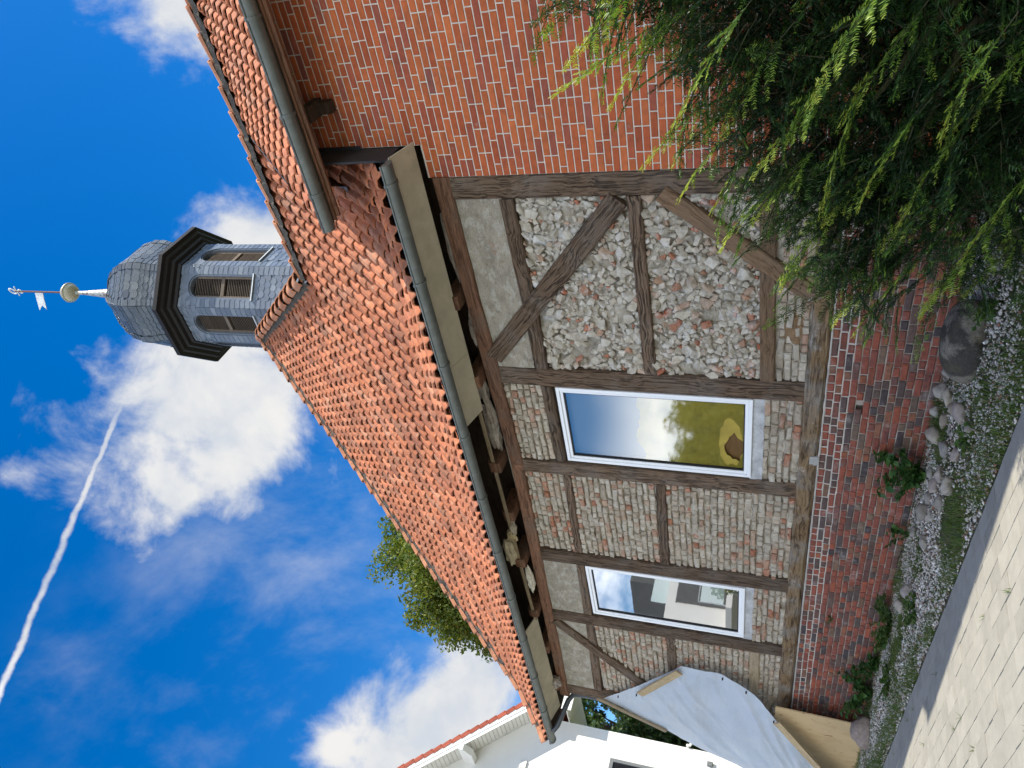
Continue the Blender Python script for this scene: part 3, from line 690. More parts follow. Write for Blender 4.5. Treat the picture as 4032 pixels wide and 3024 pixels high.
def windows():
    for i, (x0, x1, z0, z1) in enumerate(((-7.365, -6.065, 1.665, 4.06), (-10.975, -9.71, 1.695, 4.095))):
        mb = ring(MB(), x0, x1, z0, z1, .045, -.018, .07)
        w = mb.build('window', 'pvc', house, ((x0 + x1) / 2, 0, (z0 + z1) / 2), bevel=.004)
        tag(w, 'white window with textured glass, broken at its lower corner' if i == 0 else 'white window with clear glass mirroring a modern house')
        ring(MB(), x0 + .0455, x1 - .0455, z0 + .0455, z1 - .0455, .04, -.002, .068).build('sash', 'pvc', w, ((x0 + x1) / 2, .02, (z0 + z1) / 2), bevel=.004)
        ring(MB(), x0 + .086, x1 - .086, z0 + .086, z1 - .086, .014, .012, .06).build('gasket', 'gasket', w, ((x0 + x1) / 2, .03, (z0 + z1) / 2))
        a, b, c, d = x0 + .093, x1 - .093, z0 + .093, z1 - .093
        if i == 0:
            r = random.Random(5)
            def blob(cx, cz, rx, rz, n, j): return [(cx + rx * math.cos(2 * math.pi * k / n) * r.uniform(1 - j, 1 + j), cz + rz * math.sin(2 * math.pi * k / n) * r.uniform(1 - j, 1 + j)) for k in range(n)]
            mb = MB(); pane_with_hole(mb, a, b, c, d, .030, blob(-6.83, 1.915, .40, .145, 26, .10)); mb.build('pane', 'glass_textured', w, ((a + b) / 2, .03, (c + d) / 2))
            mb = MB(); pane_with_hole(mb, a, b, c, 2.30, .046, blob(-6.92, 1.875, .23, .105, 17, .22))
            V = []; nn_ = 40
            for k in range(nn_ + 1):
                x = a + (b - a) * k / nn_; V += [(x, .046, 2.30), (x, .046, 3.05 + .12 * mnoise.noise(Vector((x * 3, 0, 2))) + .04 * mnoise.noise(Vector((x * 11, 0, 5))))]
            mb.add(V, [(2 * k, 2 * k + 2, 2 * k + 3, 2 * k + 1) for k in range(nn_)])
            mb.build('yellow_film', 'film', w, ((a + b) / 2, .046, c + .4))
            MB().add([(a, .085, c), (b, .085, c), (b, .085, c + .60), (a, .085, c + .60)], [(0, 1, 2, 3)]).build('inner_board', 'inside_brown', w, ((a + b) / 2, .085, c + .5))
            MB().add([(a, .0845, c + .601), (b, .0845, c + .601), (b, .0845, d), (a, .0845, d)], [(0, 1, 2, 3)]).build('dark_inner_board', 'grey_frame', w, ((a + b) / 2, .085, d - .5))  # dark sheet standing in for the unlit room behind the glass
        else:
            MB().box((a, .030, c), (b, .036, d)).build('pane', 'glass_clear', w, ((a + b) / 2, .033, (c + d) / 2))
windows()

# ------------------------------------------------------------------ roof
EY, EZ = -.56, 5.29                      # eave line of the tiles
CY, CZ = .20, 5.975                      # change of pitch
PM = math.tan(rad(56.0)); PF = (CZ - EZ) / (CY - EY)
PX, PY = -9.50, 5.15; PZ = CZ + (PY - CY) * PM     # apex where the hips meet
RY = 2.16; RZ = CZ + (RY - CY) * PM                # low ridge over the right part
QX = PX + (PY - RY) * 1.22                         # where the right hip runs into that ridge
def hip_left(y):  return -14.36 + (y - CY) * (PX + 14.36) / (PY - CY) if y > CY else -14.36 - (CY - y) * .62
def hip_right(y): return PX + (PY - y) * 1.22
def slope_z(y): return CZ + (y - CY) * PM if y > CY else EZ + (y - EY) * PF
# second, flatter roof plane over the brick wing
E2Y, E2Z, V2X = -.58, 6.17, -3.42
P2 = (RZ + .02 - E2Z) / (RY - E2Y)

TPROF = [(0, .004), (.014, .002), (.036, .028), (.056, .058), (.078, .072), (.102, .071), (.112, .062), (.122, .068), (.148, .060), (.166, .030), (.182, .006), (.205, .000), (.226, .003)]
def tile_variant(seed):
    r = random.Random(seed); V = []; F = []; n = len(TPROF); tw = r.uniform(-.004, .004); ln = .405
    for v, lift, dn in ((0, .044, -.020), (0, .044, 0), (.012, .048, 0), (ln, .0, 0)):
        for u, w in TPROF:
            k = (u - .11)
            V.append((u, v - (.010 * (1 - min(1, abs(k) / .1) ** 2) if v < .02 else 0), w + lift + dn + tw * (1 - v / ln) * (k / .1)))
    for b in range(3):
        for i in range(n - 1): a = b * n + i; F.append((a, a + 1, a + n + 1, a + n))
    return V, F
def roof():
    deck = MB(); o = .028
    yl = lambda y: hip_left(y) + .05
    dz = -.075
    A = [(-14.80, EY + .02, EZ + dz), (-2.86, EY + .02, EZ + dz), (-2.86, CY, CZ + dz), (hip_left(CY), CY, CZ + dz)]
    deck.add(A, [(0, 1, 2, 3)])
    deck.add([(hip_left(CY), CY, CZ + dz), (-2.86, CY, CZ + dz), (-2.86, RY, RZ + dz), (QX, RY, RZ + dz), (PX, PY, PZ + dz)], [(0, 1, 2, 3, 4)])
    # left hip face, right face of the high part, back of the low ridge
    deck.add([(hip_left(CY), CY, CZ + dz), (PX, PY, PZ + dz), (PX, 13, PZ + dz), (-14.36, 13, CZ + dz)], [(0, 1, 2, 3)])
    deck.add([(-14.80, EY + .02, EZ + dz), (hip_left(CY), CY, CZ + dz), (-14.36, 13, CZ + dz), (-14.80, 13, EZ + dz)], [(0, 1, 2, 3)])
    deck.add([(PX, PY, PZ + dz), (QX, RY, RZ + dz), (QX, 13, RZ + dz), (PX, 13, PZ + dz)], [(0, 1, 2, 3)])
    deck.add([(QX, RY, RZ + dz), (1.5, RY, RZ + dz), (1.5, 6.5, RZ - 4.8), (QX, 6.5, RZ - 4.8)], [(0, 1, 2, 3)])
    deck.add([(-14.36, 13, 5), (1.5, 13, 5), (1.5, 13, 8), (PX, 13, PZ + dz)], [(0, 1, 2, 3)])
    roof_o = deck.build('roof', 'dark_wood', house, (-9, 2, 8))
    TV = [tile_variant(s) for s in range(8)]
    P = Pieces('roof_tile', TV, 'tile', True)
    def curve(pa):
        pts = [(EY, EZ)]; q = 0.0; ds = .01
        while q < 1.7:
            f = min(1, max(0, (q - .25) / 1.35)); f = f * f * (3 - 2 * f); p = pa + (rad(56) - pa) * f
            y, z = pts[-1]; pts.append((y + math.cos(p) * ds, z + math.sin(p) * ds)); q += ds
        return pts
    lo_, hi_ = rad(20), rad(50)
    for _ in range(30):
        mid = (lo_ + hi_) / 2; ye, ze = curve(mid)[-1]
        if ze < CZ + (ye - CY) * PM: lo_ = mid
        else: hi_ = mid
    CV = curve((lo_ + hi_) / 2); SE = .01 * (len(CV) - 1)
    ex = .331; s = 0.0; k = 0; Lf = math.hypot(CY - EY, CZ - EZ); cw = .2055
    while True:
        p0 = math.atan2(CZ - EZ, CY - EY)
        def at(q):
            if q < SE: return CV[int(round(q / .01))]
            return CV[-1][0] + (q - SE) * math.cos(rad(56)), CV[-1][1] + (q - SE) * math.sin(rad(56))
        (y, z), (y2, z2) = at(s), at(s + .36)
        if s < Lf < s + .36:                               # tiles that bridge the change of pitch
            pf = math.atan2(z2 - z, y2 - y)
        else: pf = math.atan2(z2 - z, y2 - y)
        if y > PY - .1: break
        yc = y + .2 * math.cos(pf)
        for i in range(0, 64):
            x = -15.0 + i * cw
            if x < hip_left(y) - .05 or x + .1 < hip_left(yc): continue
            if y < RY - .12:
                if x > (-2.98 if y < .75 else V2X - .16): continue
            elif x + .2 > hip_right(yc): continue
            R3 = Matrix(((1, 0, 0), (0, math.cos(pf), math.sin(pf)), (0, -math.sin(pf), math.cos(pf)))).transposed()
            R3 = R3 @ eul(random.uniform(-.016, .016), random.uniform(-.045, .045), random.uniform(-.028, .028))
            sg = .012 * mnoise.noise(Vector((x * .6, s * .6, 0)))
            nrm = R3.col[2]
            P.add(random.randrange(8), TRS(Vector((x + random.uniform(-.006, .006), y, z)) + nrm * (sg + random.uniform(0, .010) - .036) + R3.col[1] * random.uniform(-.014, .010), R3), roof_o, .33)
        s += ex * (1.0 if s > Lf else .97); k += 1
    P.finish(300)
    # hip tiles with their mortar beds
    rt = []
    for sd in range(5):
        V = []; F = []; r = random.Random(sd)
        for v, rr in ((0, .128), (.03, .124), (.40, .098)):
            for k in range(9):
                a = math.pi * (k / 8) * 1.06 - .09; V.append((rr * math.cos(a) * 1.0, v, rr * math.sin(a) * .95 + r.uniform(-.003, .003)))
        V += [((.128 - .016) * math.cos(math.pi * k / 8), 0, (.128 - .016) * math.sin(math.pi * k / 8) * .95) for k in range(9)]
        for b in range(2):
            for i in range(8): a = b * 9 + i; F.append((a + 1, a, a + 9, a + 10))
        for i in range(8): F.append((27 + i + 1, 27 + i, i, i + 1))
        rt.append((V, F))
    Rg = Pieces('ridge_tile', rt, 'ridge_tile', True)
    def run(pts, flip=False, ex=.34, lift=.035, mortar=True, k_=1.0, ln_=1.0):
        mb = MB()
        for (a, b) in zip(pts[:-1], pts[1:]):
            a, b = Vector(a), Vector(b); L = (b - a).length; d = (b - a).normalized(); side = d.cross(Vector((0, 0, 1))).normalized(); upv = side.cross(d)
            n = int(L / ex)
            R3 = Matrix((side, d, upv)).transposed()
            for i in range(n):
                p = a + d * (i * L / n) + upv * (lift + random.uniform(-.006, .008))
                Rg.add(random.randrange(5), TRS(p, R3 @ eul(-.06 + random.uniform(-.02, .02), random.uniform(-.03, .03), random.uniform(-.03, .03)), (k_, ln_, k_)), roof_o, .38)
            if mortar:
                V = []; F = []; m_ = int(L / .05)
                for i in range(m_ + 1):
                    p = a + d * (L * i / m_)
                    for q, (su, uu) in enumerate(((-.145, -.09), (-.115, .0), (-.09, .05), (.09, .05), (.115, .0), (.145, -.09))):
                        e = mnoise.noise(Vector((i * .5, q * 2.1, L))) * .028
                        V.append(p + side * (su + e * (1 if su > 0 else -1)) + upv * (uu + e * .6))
                for i in range(m_):
                    for q in range(5): c = i * 6 + q; F.append((c, c + 6, c + 7, c + 1))
                mb.add(V, F)
        if mortar: mb.build('ridge_mortar', 'ridge_mortar', roof_o, pts[0])
    P0 = Vector((-14.86, EY + .02, EZ + .03)); P1 = Vector((hip_left(CY), CY, CZ + .03)); AP = Vector((PX, PY, PZ + .03)); Q = Vector((QX, RY, RZ + .02))
    run([P0, P1, AP]); run([Q, AP], lift=.08, k_=1.35, ex=.54, ln_=1.6); run([Vector((1.2, RY, RZ + .06)), Q + Vector((0.0, 0, .04))], lift=.05)
    Rg.finish(300)
    return roof_o
roof_o = roof()

def wing_roof():
    d2 = MB(); zz = lambda y: E2Z + (y - E2Y) * P2
    x0, x1 = V2X, 1.2
    V = [(x0, E2Y + .02, zz(E2Y) - .09), (x1, E2Y + .02, zz(E2Y) - .09), (x1, RY, zz(RY) - .09), (x0, RY, zz(RY) - .09)]
    d2.add(V + [(a, b, c - .05) for a, b, c in V], [(0, 1, 2, 3), (7, 6, 5, 4), (0, 4, 5, 1), (1, 5, 6, 2), (2, 6, 7, 3), (3, 7, 4, 0)])
    ro = d2.build('roof', 'dark_wood', wing, (-1.5, 1, 7.5))
    P = Pieces('roof_tile', [tile_variant(s + 20) for s in range(6)], 'tile', True); pf = math.atan(P2); s = 0
    while E2Y + s * math.cos(pf) < RY - .15:
        y = E2Y + s * math.cos(pf); z = E2Z + s * math.sin(pf)
        for i in range(0, 13):
            x = V2X + .03 + i * .2055
            R3 = Matrix(((1, 0, 0), (0, math.cos(pf), math.sin(pf)), (0, -math.sin(pf), math.cos(pf)))).transposed() @ eul(random.uniform(-.012, .012), random.uniform(-.03, .03), random.uniform(-.015, .015))
            P.add(random.randrange(6), TRS((x, y + .02, z - .055), R3), ro, .33)
        s += .331
    P.finish(300)
    # lead flashing between the two roof planes, side board below the overhang, cheek wall
    n = 26; V = []; F = []
    for i in range(n + 1):
        y = .45 + (RY - .5) * i / n * .92; za = slope_z(y) + .055; zb = zz(y) + .05; e = mnoise.noise(Vector((y * 6, 0, 0))) * .012
        V += [(V2X - .20 + e, y, za + .012 + abs(e)), (V2X - .06, y, za + .03 + e), (V2X - .012, y, max(zb, za + .04) + e), (V2X + .07, y, max(zb, za + .04) + .022 + e)]
    for i in range(n):
        for k in range(3): a = i * 4 + k; F.append((a, a + 4, a + 5, a + 1))
    MB().add(V, F).build('flashing', 'lead', wing, (V2X, 1, 8))
    sb = MB(); sb.add([(V2X - .005, E2Y - .02, zz(E2Y) + .0), (V2X - .005, E2Y - .02, zz(E2Y) - .14), (V2X - .005, 1.3, slope_z(1.3) + .04), (V2X - .005, 1.3, zz(1.3) + .02)], [(0, 1, 2, 3)])
    sb.build('verge_board', 'dark_board', wing, (V2X, 0, 6.5))
    ck = MB(); xs = (-2.84, -2.80)
    pts = [(-.02, slope_z(-.02)), (1.9, slope_z(1.9)), (1.9, zz(1.9) - .1), (-.02, zz(-.02) - .1)]
    ck.add([(xs[0], y, z) for y, z in pts] + [(xs[1], y, z) for y, z in pts], [(0, 1, 2, 3), (7, 6, 5, 4), (0, 4, 5, 1), (3, 2, 6, 7), (0, 3, 7, 4)])
    ck.build('cheek_wall', 'dark_board', wing, (-2.82, .9, 7))
    MB().box((-2.86, -.34, 5.32), (-2.835, -.012, 6.42)).build('cheek_board', 'dark_board', wing, (-2.85, -.2, 5.9))
    # fascia, rafter tails and soffit under the high gutter
    MB().obox((x0 + .02, E2Y + .035, E2Z - .075), (x1 - x0, 0, 0), (0, .022, 0), (0, 0, -.085)).build('fascia_board', 'rafter_brown', wing, (-1.5, E2Y, E2Z))
    MB().obox((x0 + .06, E2Y + .058, E2Z - .10), (x1 - x0, 0, 0), (0, .03, 0), (0, 0, -.10)).build('fascia_board', 'rafter_brown', wing, (-1.5, E2Y, E2Z - .1))
    for x in (-3.2, -2.35, -1.55, -.75):
        MB().obox((x, E2Y + .09, zz(E2Y + .09) - .09), (.10, 0, 0), (0, .75, .75 * P2), (0, 0, -.13)).build('rafter', 'dark_wood', wing, (x, -.2, 6.3))
    MB().box((-2.42, -.30, 6.07), (-2.26, -.012, 6.17)).box((-2.40, -.12, 5.93), (-2.28, -.013, 6.069)).build('bracket_block', 'dark_wood', wing, (-2.33, -.15, 6.1))
wing_roof()

def gutter(name, parent, x0, x1, cy, cz, r, brackets, label=None):
    n = 10; V = []; F = []
    def sec(x, rr):
        return [(x, cy - rr * math.cos(math.pi * k / n), cz - rr * math.sin(math.pi * k / n)) for k in range(n + 1)]
    th = .004; m_ = max(2, int(abs(x1 - x0) / .5))
    for i in range(m_ + 1):
        x = x0 + (x1 - x0) * i / m_; s = .004 * mnoise.noise(Vector((x, 0, 5)))
        V += [(a, b, c + s) for a, b, c in sec(x, r)]
    k_ = n + 1
    for i in range(m_):
        for k in range(n): a = i * k_ + k; F.append((a, a + 1, a + k_ + 1, a + k_))
    mb = MB().add(V, F); b0 = len(mb.v)
    V2 = [(a, b + (cy - b) * (th / r), c + (cz - c) * (th / r)) for a, b, c in V]
    mb.add(V2, [tuple(reversed(f)) for f in F])
    for x in (x0, x1): mb.add(sec(x, r) + sec(x, r * .2), [(k, k + 1, n + 2 + k, n + 1 + k) for k in range(n)])      # end caps
    # rolled front bead
    mb.tube([(x0, cy - r - .004, cz), (x1, cy - r - .004, cz)], .011, 8)
    g = mb.build(name, 'zinc', parent, ((x0 + x1) / 2, cy, cz), smooth=True)
    for x in brackets:
        B = MB(); V = []
        for xx in (x - .015, x + .015):
            for rr in (r + .001, r + .010): V += sec(xx, rr)
        F = []
        for k in range(n):
            q = n + 1
            F += [(q + k, q + k + 1, 3 * q + k + 1, 3 * q + k), (k, q + k, q + k + 1, k + 1) if False else (k + 1, q + k + 1, q + k, k), (2 * q + k, 3 * q + k, 3 * q + k + 1, 2 * q + k + 1)]
        B.add(V, F); B.box((x - .015, cy - r - .018, cz - .006), (x + .015, cy - r + .012, cz + .014)); B.build('bracket', 'zinc', g, (x, cy, cz - r))
    return g
gutter('gutter', house, -14.72, -2.76, -.585, 5.215, .085, [-2.97 - 1.17 * k for k in range(11)])
gutter('gutter', wing, V2X - .06, 1.2, -.60, 6.12, .085, [-3.05, -2.2, -1.3, -.4])

def eaves():
    # sloping cover boards under the low gutter, missing in the middle
    def board(xa, xb, i): 
        ya, za, yb, zb = -.14, 5.075, -.515, 5.185
        m = MB(); m.obox((xa, ya, za), (xb - xa, 0, 0), (0, yb - ya, zb - za), (0, .004, .012)); m.build('eave_board', 'eave_board', house, ((xa + xb) / 2, -.3, 5.13))
    for i, (a, b) in enumerate(((-2.74, -5.46), (-5.464, -6.42), (-11.12, -12.85), (-12.854, -14.15))): board(b, a, i)
    # beam ends resting on the wall plate
    for i, x in enumerate((-4.72, -5.95, -7.48, -8.55, -9.62, -11.0, -12.2, -13.45)):
        o = timber('beam_end', house, (x - .095, 5.105), (x + .095, 5.105), .17, -.13 - random.uniform(0, .09), .5, 'timber_plate', 60 + i, rough=.012, ch=.02)
    # long loose batten, rafters in the open part
    MB().obox((-6.45, -.17, 5.09), (-4.75, -.02, -.02), (0, .03, .01), (0, 0, .055)).build('batten', 'timber_pale', house, (-8.8, -.18, 5.1))
    for i in range(13):
        x = -14.2 + i * .93
        MB().obox((x, EY + .34, EZ - .06 + .34 * PF), (.11, 0, 0), (0, 1.3, 1.3 * PF), (0, .02, -.12)).build('rafter', 'dark_wood', house, (x, 0, 5.5))
    # ragged masonry and glass wool above the plate
    for i, (x, y, z, a, b, c, m) in enumerate(((-9.35, -.20, 5.21, .62, .16, .15, 'insulation'), (-9.0, -.14, 5.14, .30, .12, .14, 'insulation'), (-10.12, -.12, 5.03, .60, .13, .12, 'insulation'), (-8.86, -.12, 5.10, .28, .14, .10, 'insulation'),
                                             (-6.9, .06, 5.10, .9, .14, .18, 'mortar_low'), (-6.2, .05, 5.10, .5, .14, .16, 'mortar_low'), (-13.3, -.12, 5.04, .3, .18, .16, 'mortar_low'), (-4.1, .10, 5.06, .8, .12, .10, 'mortar_low'), (-5.3, .10, 5.04, .5, .12, .10, 'mortar_low'))):
        V, F = ico_variant(i + 20, 3, .28, 2.0); MB().add([(x + p[0] * a, y + p[1] * b, z + p[2] * c) for p in V], F).build('glass_wool' if m == 'insulation' else 'rubble_fill', m, house, (x, y, z))
    MB().box((-13.9, .40, 4.9), (-2.9, .43, 5.95)).build('loft_light_stop', 'dark_wood', house, (-8.5, .41, 5.4))  # added dark board, keeps light from leaking in behind the open eaves
    MB().tube([(-14.25, -.585, 5.17), (-14.25, -.585, 5.09), (-14.2, -.52, 5.04), (-13.98, -.08, 4.90), (-13.95, .03, 4.82), (-13.95, .06, 4.6), (-13.95, .06, -.2)], .05, 14).build('downpipe', 'zinc_dark', house, (-14.1, -.2, 5), smooth=True)
eaves()

# ================================================================== slate tower on the ridge
def tower():
    TX, TY = -9.52, 6.87; AP_ = 1.27; Rc = AP_ / math.cos(rad(22.5)); sd = 2 * AP_ * math.tan(rad(22.5)); ZB, ZT = 12.0, 16.22
    t = thing('slate_tower', 'octagonal slate-clad tower with louvred windows and a bulbous cap, rising behind the tiled roof', 'tower', (TX, TY, ZB))
    core = MB(); WZ0, WZ1, WW = 13.80, 15.42, .27           # window sill, spring of the arch, half width
    NA = 8; slats = []
    def P3(n, tt, off, u, z): return (TX + n.x * (AP_ + off) + tt.x * u, TY + n.y * (AP_ + off) + tt.y * u, z)
    for k in range(8):
        a = rad(45 * k); n = Vector((math.cos(a), math.sin(a), 0)); tt = Vector((-math.sin(a), math.cos(a), 0)); h = sd / 2
        if k in (0, 5, 6, 7):
            q = lambda u, z, off=0: P3(n, tt, off, u, z)
            arch = [(WW * math.cos(math.pi * i / NA), WZ1 + WW * math.sin(math.pi * i / NA)) for i in range(NA + 1)]
            V = [q(-h, ZB), q(h, ZB), q(h, WZ0), q(-h, WZ0)]; core.add(V, [(0, 1, 2, 3)])
            core.add([q(-h, WZ0), q(-WW, WZ0), q(-WW, WZ1), q(-h, WZ1)], [(0, 1, 2, 3)]); core.add([q(WW, WZ0), q(h, WZ0), q(h, WZ1), q(WW, WZ1)], [(0, 1, 2, 3)])
            for i in range(NA):
                (u0, z0), (u1, z1) = arch[i], arch[i + 1]; o0 = (h * (1 - 2 * i / NA)); o1 = (h * (1 - 2 * (i + 1) / NA))
                core.add([q(u0, z0), q(o0, ZT), q(o1, ZT), q(u1, z1)], [(0, 1, 2, 3)])
            core.add([q(h, WZ1), q(h, ZT), q(WW, WZ1)], [(0, 1, 2)]); core.add([q(-h, WZ1), q(-WW, WZ1), q(-h, ZT)], [(0, 1, 2)])
            # reveal
            out = [(WW, WZ0)] + arch + [(-WW, WZ0)]
            for (u0, z0), (u1, z1) in zip(out, out[1:]): core.add([q(u0, z0), q(u1, z1), q(u1, z1, -.16), q(u0, z0, -.16)], [(0, 1, 2, 3)])
            core.add([q(-WW, WZ0, -.16), q(WW, WZ0, -.16), q(WW, WZ0), q(-WW, WZ0)], [(0, 1, 2, 3)])
        else:
            core.add([P3(n, tt, 0, -h, ZB), P3(n, tt, 0, h, ZB), P3(n, tt, 0, h, ZT), P3(n, tt, 0, -h, ZT)], [(0, 1, 2, 3)])
    wall = core.build('tower_wall', 'slate', t, (TX, TY, 15))
    def sv(seed, kind):
        r = random.Random(seed); j = lambda a: r.uniform(-a, a)
        if kind == 0: pts = [(-.5, 1), (.5, 1), (.5, .12), (.38, 0), (.1, .06 + j(.03)), (-.25, .10 + j(.03)), (-.5, .0)]       # strip slate with a lipped foot
        elif kind == 1: pts = [(-.5, 1), (.5, 1), (.5, .35), (.36, .12), (.08, 0), (-.22, .03), (-.5, .22)]                     # scale slate
        else: pts = [(-.5, 1), (.5, 1), (.5 + j(.02), j(.03)), (-.5 + j(.02), j(.03))]
        m_ = len(pts); V = [(x, -1, z) for x, z in pts] + [(x, 0, z) for x, z in pts]
        F = [tuple(range(m_ - 1, -1, -1))] + [(k, (k + 1) % m_, m_ + (k + 1) % m_, m_ + k) for k in range(m_)]
        return V, F
    VAR = [sv(s, 0) for s in range(4)] + [sv(s, 1) for s in range(4)] + [sv(s, 2) for s in range(4)]
    S = Pieces('slate', VAR, 'slate')
    for k in (0, 5, 6, 7):
        a = rad(45 * k); n = Vector((math.cos(a), math.sin(a), 0)); tt = Vector((-math.sin(a), math.cos(a), 0)); up = Vector((0, 0, 1))
        R3 = Matrix((tt, -n, up)).transposed()
        def put(kind, u, z, w, hh, off=.004, th=.012, rot=0., mirror=1):
            p = Vector(P3(n, tt, off, u, z)); R_ = R3 @ eul(-.05 + random.uniform(-.01, .01), rot, 0)
            S.add(kind * 4 + random.randrange(4), TRS(p, R_, (w * mirror, th, hh)), wall, max(w, hh))
        z = 12.4
        while z < 16.1:
            for sgn in (-1, 1):
                put(0, sgn * (sd / 2 - .105), z, .215, .21, .010 + .003 * (sgn > 0), mirror=sgn)
            z += .152
        r = 0; z = 12.4
        while z < 13.68:
            for i in range(-2, 3):
                u = i * .165 + (r % 2) * .08
                if abs(u) < .29: put(1, u, z, .18, .24, .012, mirror=1)
            z += .165; r += 1
        # slates beside the window and fanned over its arch
        for i in range(11):
            th = math.pi * (i + .5) / 11; rr = WW + .03
            u, z = rr * math.cos(th), WZ1 + rr * math.sin(th)
            L = min(.42, (ZT - .02 - z) / max(.2, math.sin(th)), (sd / 2 - abs(u)) / max(.15, abs(math.cos(th))) + .04)
            if L > .06: put(2, u, z, .125, max(.1, L), .014, rot=-(th - math.pi / 2) * -1 if False else (math.pi / 2 - th))
        put(2, 0, WZ0 - .005, .01, .01)
        # sill, frame, slats
        q = lambda u, z, off=0: P3(n, tt, off, u, z)
        w = MB(); F6 = lambda u0, u1, z0, z1, o0, o1: w.obox(q(u0, z0, o0), tt * (u1 - u0), n * (o1 - o0), up * (z1 - z0))
        F6(-WW, -WW + .05, WZ0, WZ1 + .12, -.13, -.07); F6(WW - .05, WW, WZ0, WZ1 + .12, -.13, -.07); F6(-WW, WW, WZ0, WZ0 + .06, -.129, -.069); F6(-WW, WW, 14.68, 14.78, -.129, -.069)
        lo = w.build('louvre_window', 'louvre', t, q(0, 15.5, -.1))
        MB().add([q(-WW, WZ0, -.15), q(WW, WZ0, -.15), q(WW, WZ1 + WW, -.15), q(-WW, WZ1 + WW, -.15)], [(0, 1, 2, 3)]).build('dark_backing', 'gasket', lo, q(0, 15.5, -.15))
        zz = WZ0 + .08
        w = MB()
        while zz < WZ1 + .22:
            half = WW - .05 if zz < WZ1 else max(.02, math.sqrt(max(0, WW * WW - (zz - WZ1) ** 2)) - .01)
            if not 14.64 < zz < 14.78:
                w = MB(); w.obox(q(-half, zz, -.135), tt * (2 * half), n * .055 - up * .035, up * .012); w.build('slat', 'louvre', lo, q(0, zz, -.1))
            zz += .052
        w = MB(); w.obox(q(-WW - .07, WZ0 - .05, -.04), tt * (2 * WW + .14), n * .10 - up * .03, up * .035); w.build('window_sill', 'pale_metal', lo, q(0, WZ0, 0))
    cor = [(1.30, 16.86), (1.40, 16.90), (1.43, 17.0), (1.52, 17.03), (1.56, 17.12), (1.66, 17.15), (1.71, 17.22), (1.82, 17.25), (1.83, 17.40), (1.60, 17.50), (1.30, 17.55)]
    cor = [(r, 15.98 + (z - 16.86) * .72) for r, z in cor]; MB().lathe([(r * 1.02, z) for r, z in cor], 8, (TX, TY, 0), rad(22.5)).build('cornice', 'cornice_wood', t, (TX, TY, 17.2))
    dome = [(1.60, 16.42), (1.46, 16.52), (1.38, 16.72), (1.40, 17.0), (1.47, 17.3), (1.49, 17.6), (1.42, 17.95), (1.25, 18.35), (1.0, 18.75), (.72, 19.08), (.46, 19.34), (.26, 19.52), (.17, 19.7)]
    dm = MB().lathe(dome, 8, (TX, TY, 0), rad(22.5)).build('cap', 'slate_dome', t, (TX, TY, 18))
    # slates on the cap
    rows = []; acc = 0
    segs = [(Vector((a[0] * math.cos(rad(22.5)), 0, a[1])), Vector((b[0] * math.cos(rad(22.5)), 0, b[1]))) for a, b in zip(dome, dome[1:])]
    D = Pieces('cap_slate', VAR, 'slate_dome'); step = .135
    for (a, b) in segs[:-1]:
        L = (b - a).length
        while acc < L:
            rows.append((a + (b - a) * (acc / L), (b - a).normalized())); acc += step
        acc -= L
    for k in (0, 5, 6, 7, 4):
        an = rad(45 * k); n = Vector((math.cos(an), math.sin(an), 0)); tt = Vector((-math.sin(an), math.cos(an), 0))
        for r, (p, d) in enumerate(rows):
            half = p.x * math.tan(rad(22.5)); dirv = n * d.x + Vector((0, 0, 1)) * d.z; nn = tt.cross(dirv).normalized()
            if nn.dot(n + Vector((0, 0, .2))) < 0: nn = -nn
            R3 = Matrix((tt, -nn, dirv)).transposed(); base = Vector((TX, TY, 0)) + n * p.x + Vector((0, 0, 1)) * p.z
            es = min(.15, half * .5)
            for sgn in (-1, 1):
                D.add(random.randrange(4) + 8, TRS(base + tt * sgn * (half - es / 2) + nn * .022, R3 @ eul(-.07, sgn * .05, 0), (es * 1.04, .014, .18)), dm, .16)
            w = 2 * (half - es); m_ = max(1, round(w / .19))
            if w < .1: continue
            for i in range(m_):
                u = -half + es + (i + .5) * w / m_ + (.3 * w / m_ if r % 2 else 0) * (1 if i < m_ - 1 else 0)
                D.add(random.randrange(4) + 4, TRS(base + tt * u + nn * .006, R3 @ eul(-.07 + random.uniform(-.02, .02), 0, 0), (w / m_ * 1.02, .012, .20)), dm, .18)
    S.finish(300); D.finish(300)
    # finial
    MB().lathe([(.19, 18.75), (.17, 19.2), (.12, 20.0), (.06, 20.7), (.05, 21.05)], 14, (TX, TY, 0)).build('spire', 'spire_metal', t, (TX, TY, 20), smooth=True)
    prof = [(.265 * math.sin(math.pi * i / 12), -.245 * math.cos(math.pi * i / 12)) for i in range(13)]
    prof = prof[:6] + [(.27, -.03), (.29, -.025), (.29, .025), (.27, .03)] + prof[7:]
    prof[0] = (.02, -.245); prof[-1] = (.02, .245)
    MB().lathe([(r, 21.28 + z) for r, z in prof], 20, (TX, TY, 0)).build('ball', 'ball_metal', t, (TX, TY, 21.08), smooth=True)
    MB().tube([(TX, TY, 21.5), (TX, TY, 23.55)], .025, 8).build('rod', 'rust', t, (TX, TY, 22))
    fl = MB(); ud = Vector((-.85, -.5, 0)).normalized()
    b = Vector((TX, TY, 22.35)); pts = [(0.03, 0.02), (.22, .0), (.52, -.07), (.40, .10), (.55, .22), (.25, .30), (.03, .34)]
    th = ud.cross(Vector((0, 0, 1))) * .008
    V = [b + ud * x + Vector((0, 0, z)) + th for x, z in pts] + [b + ud * x + Vector((0, 0, z)) - th for x, z in pts]; m_ = len(pts)
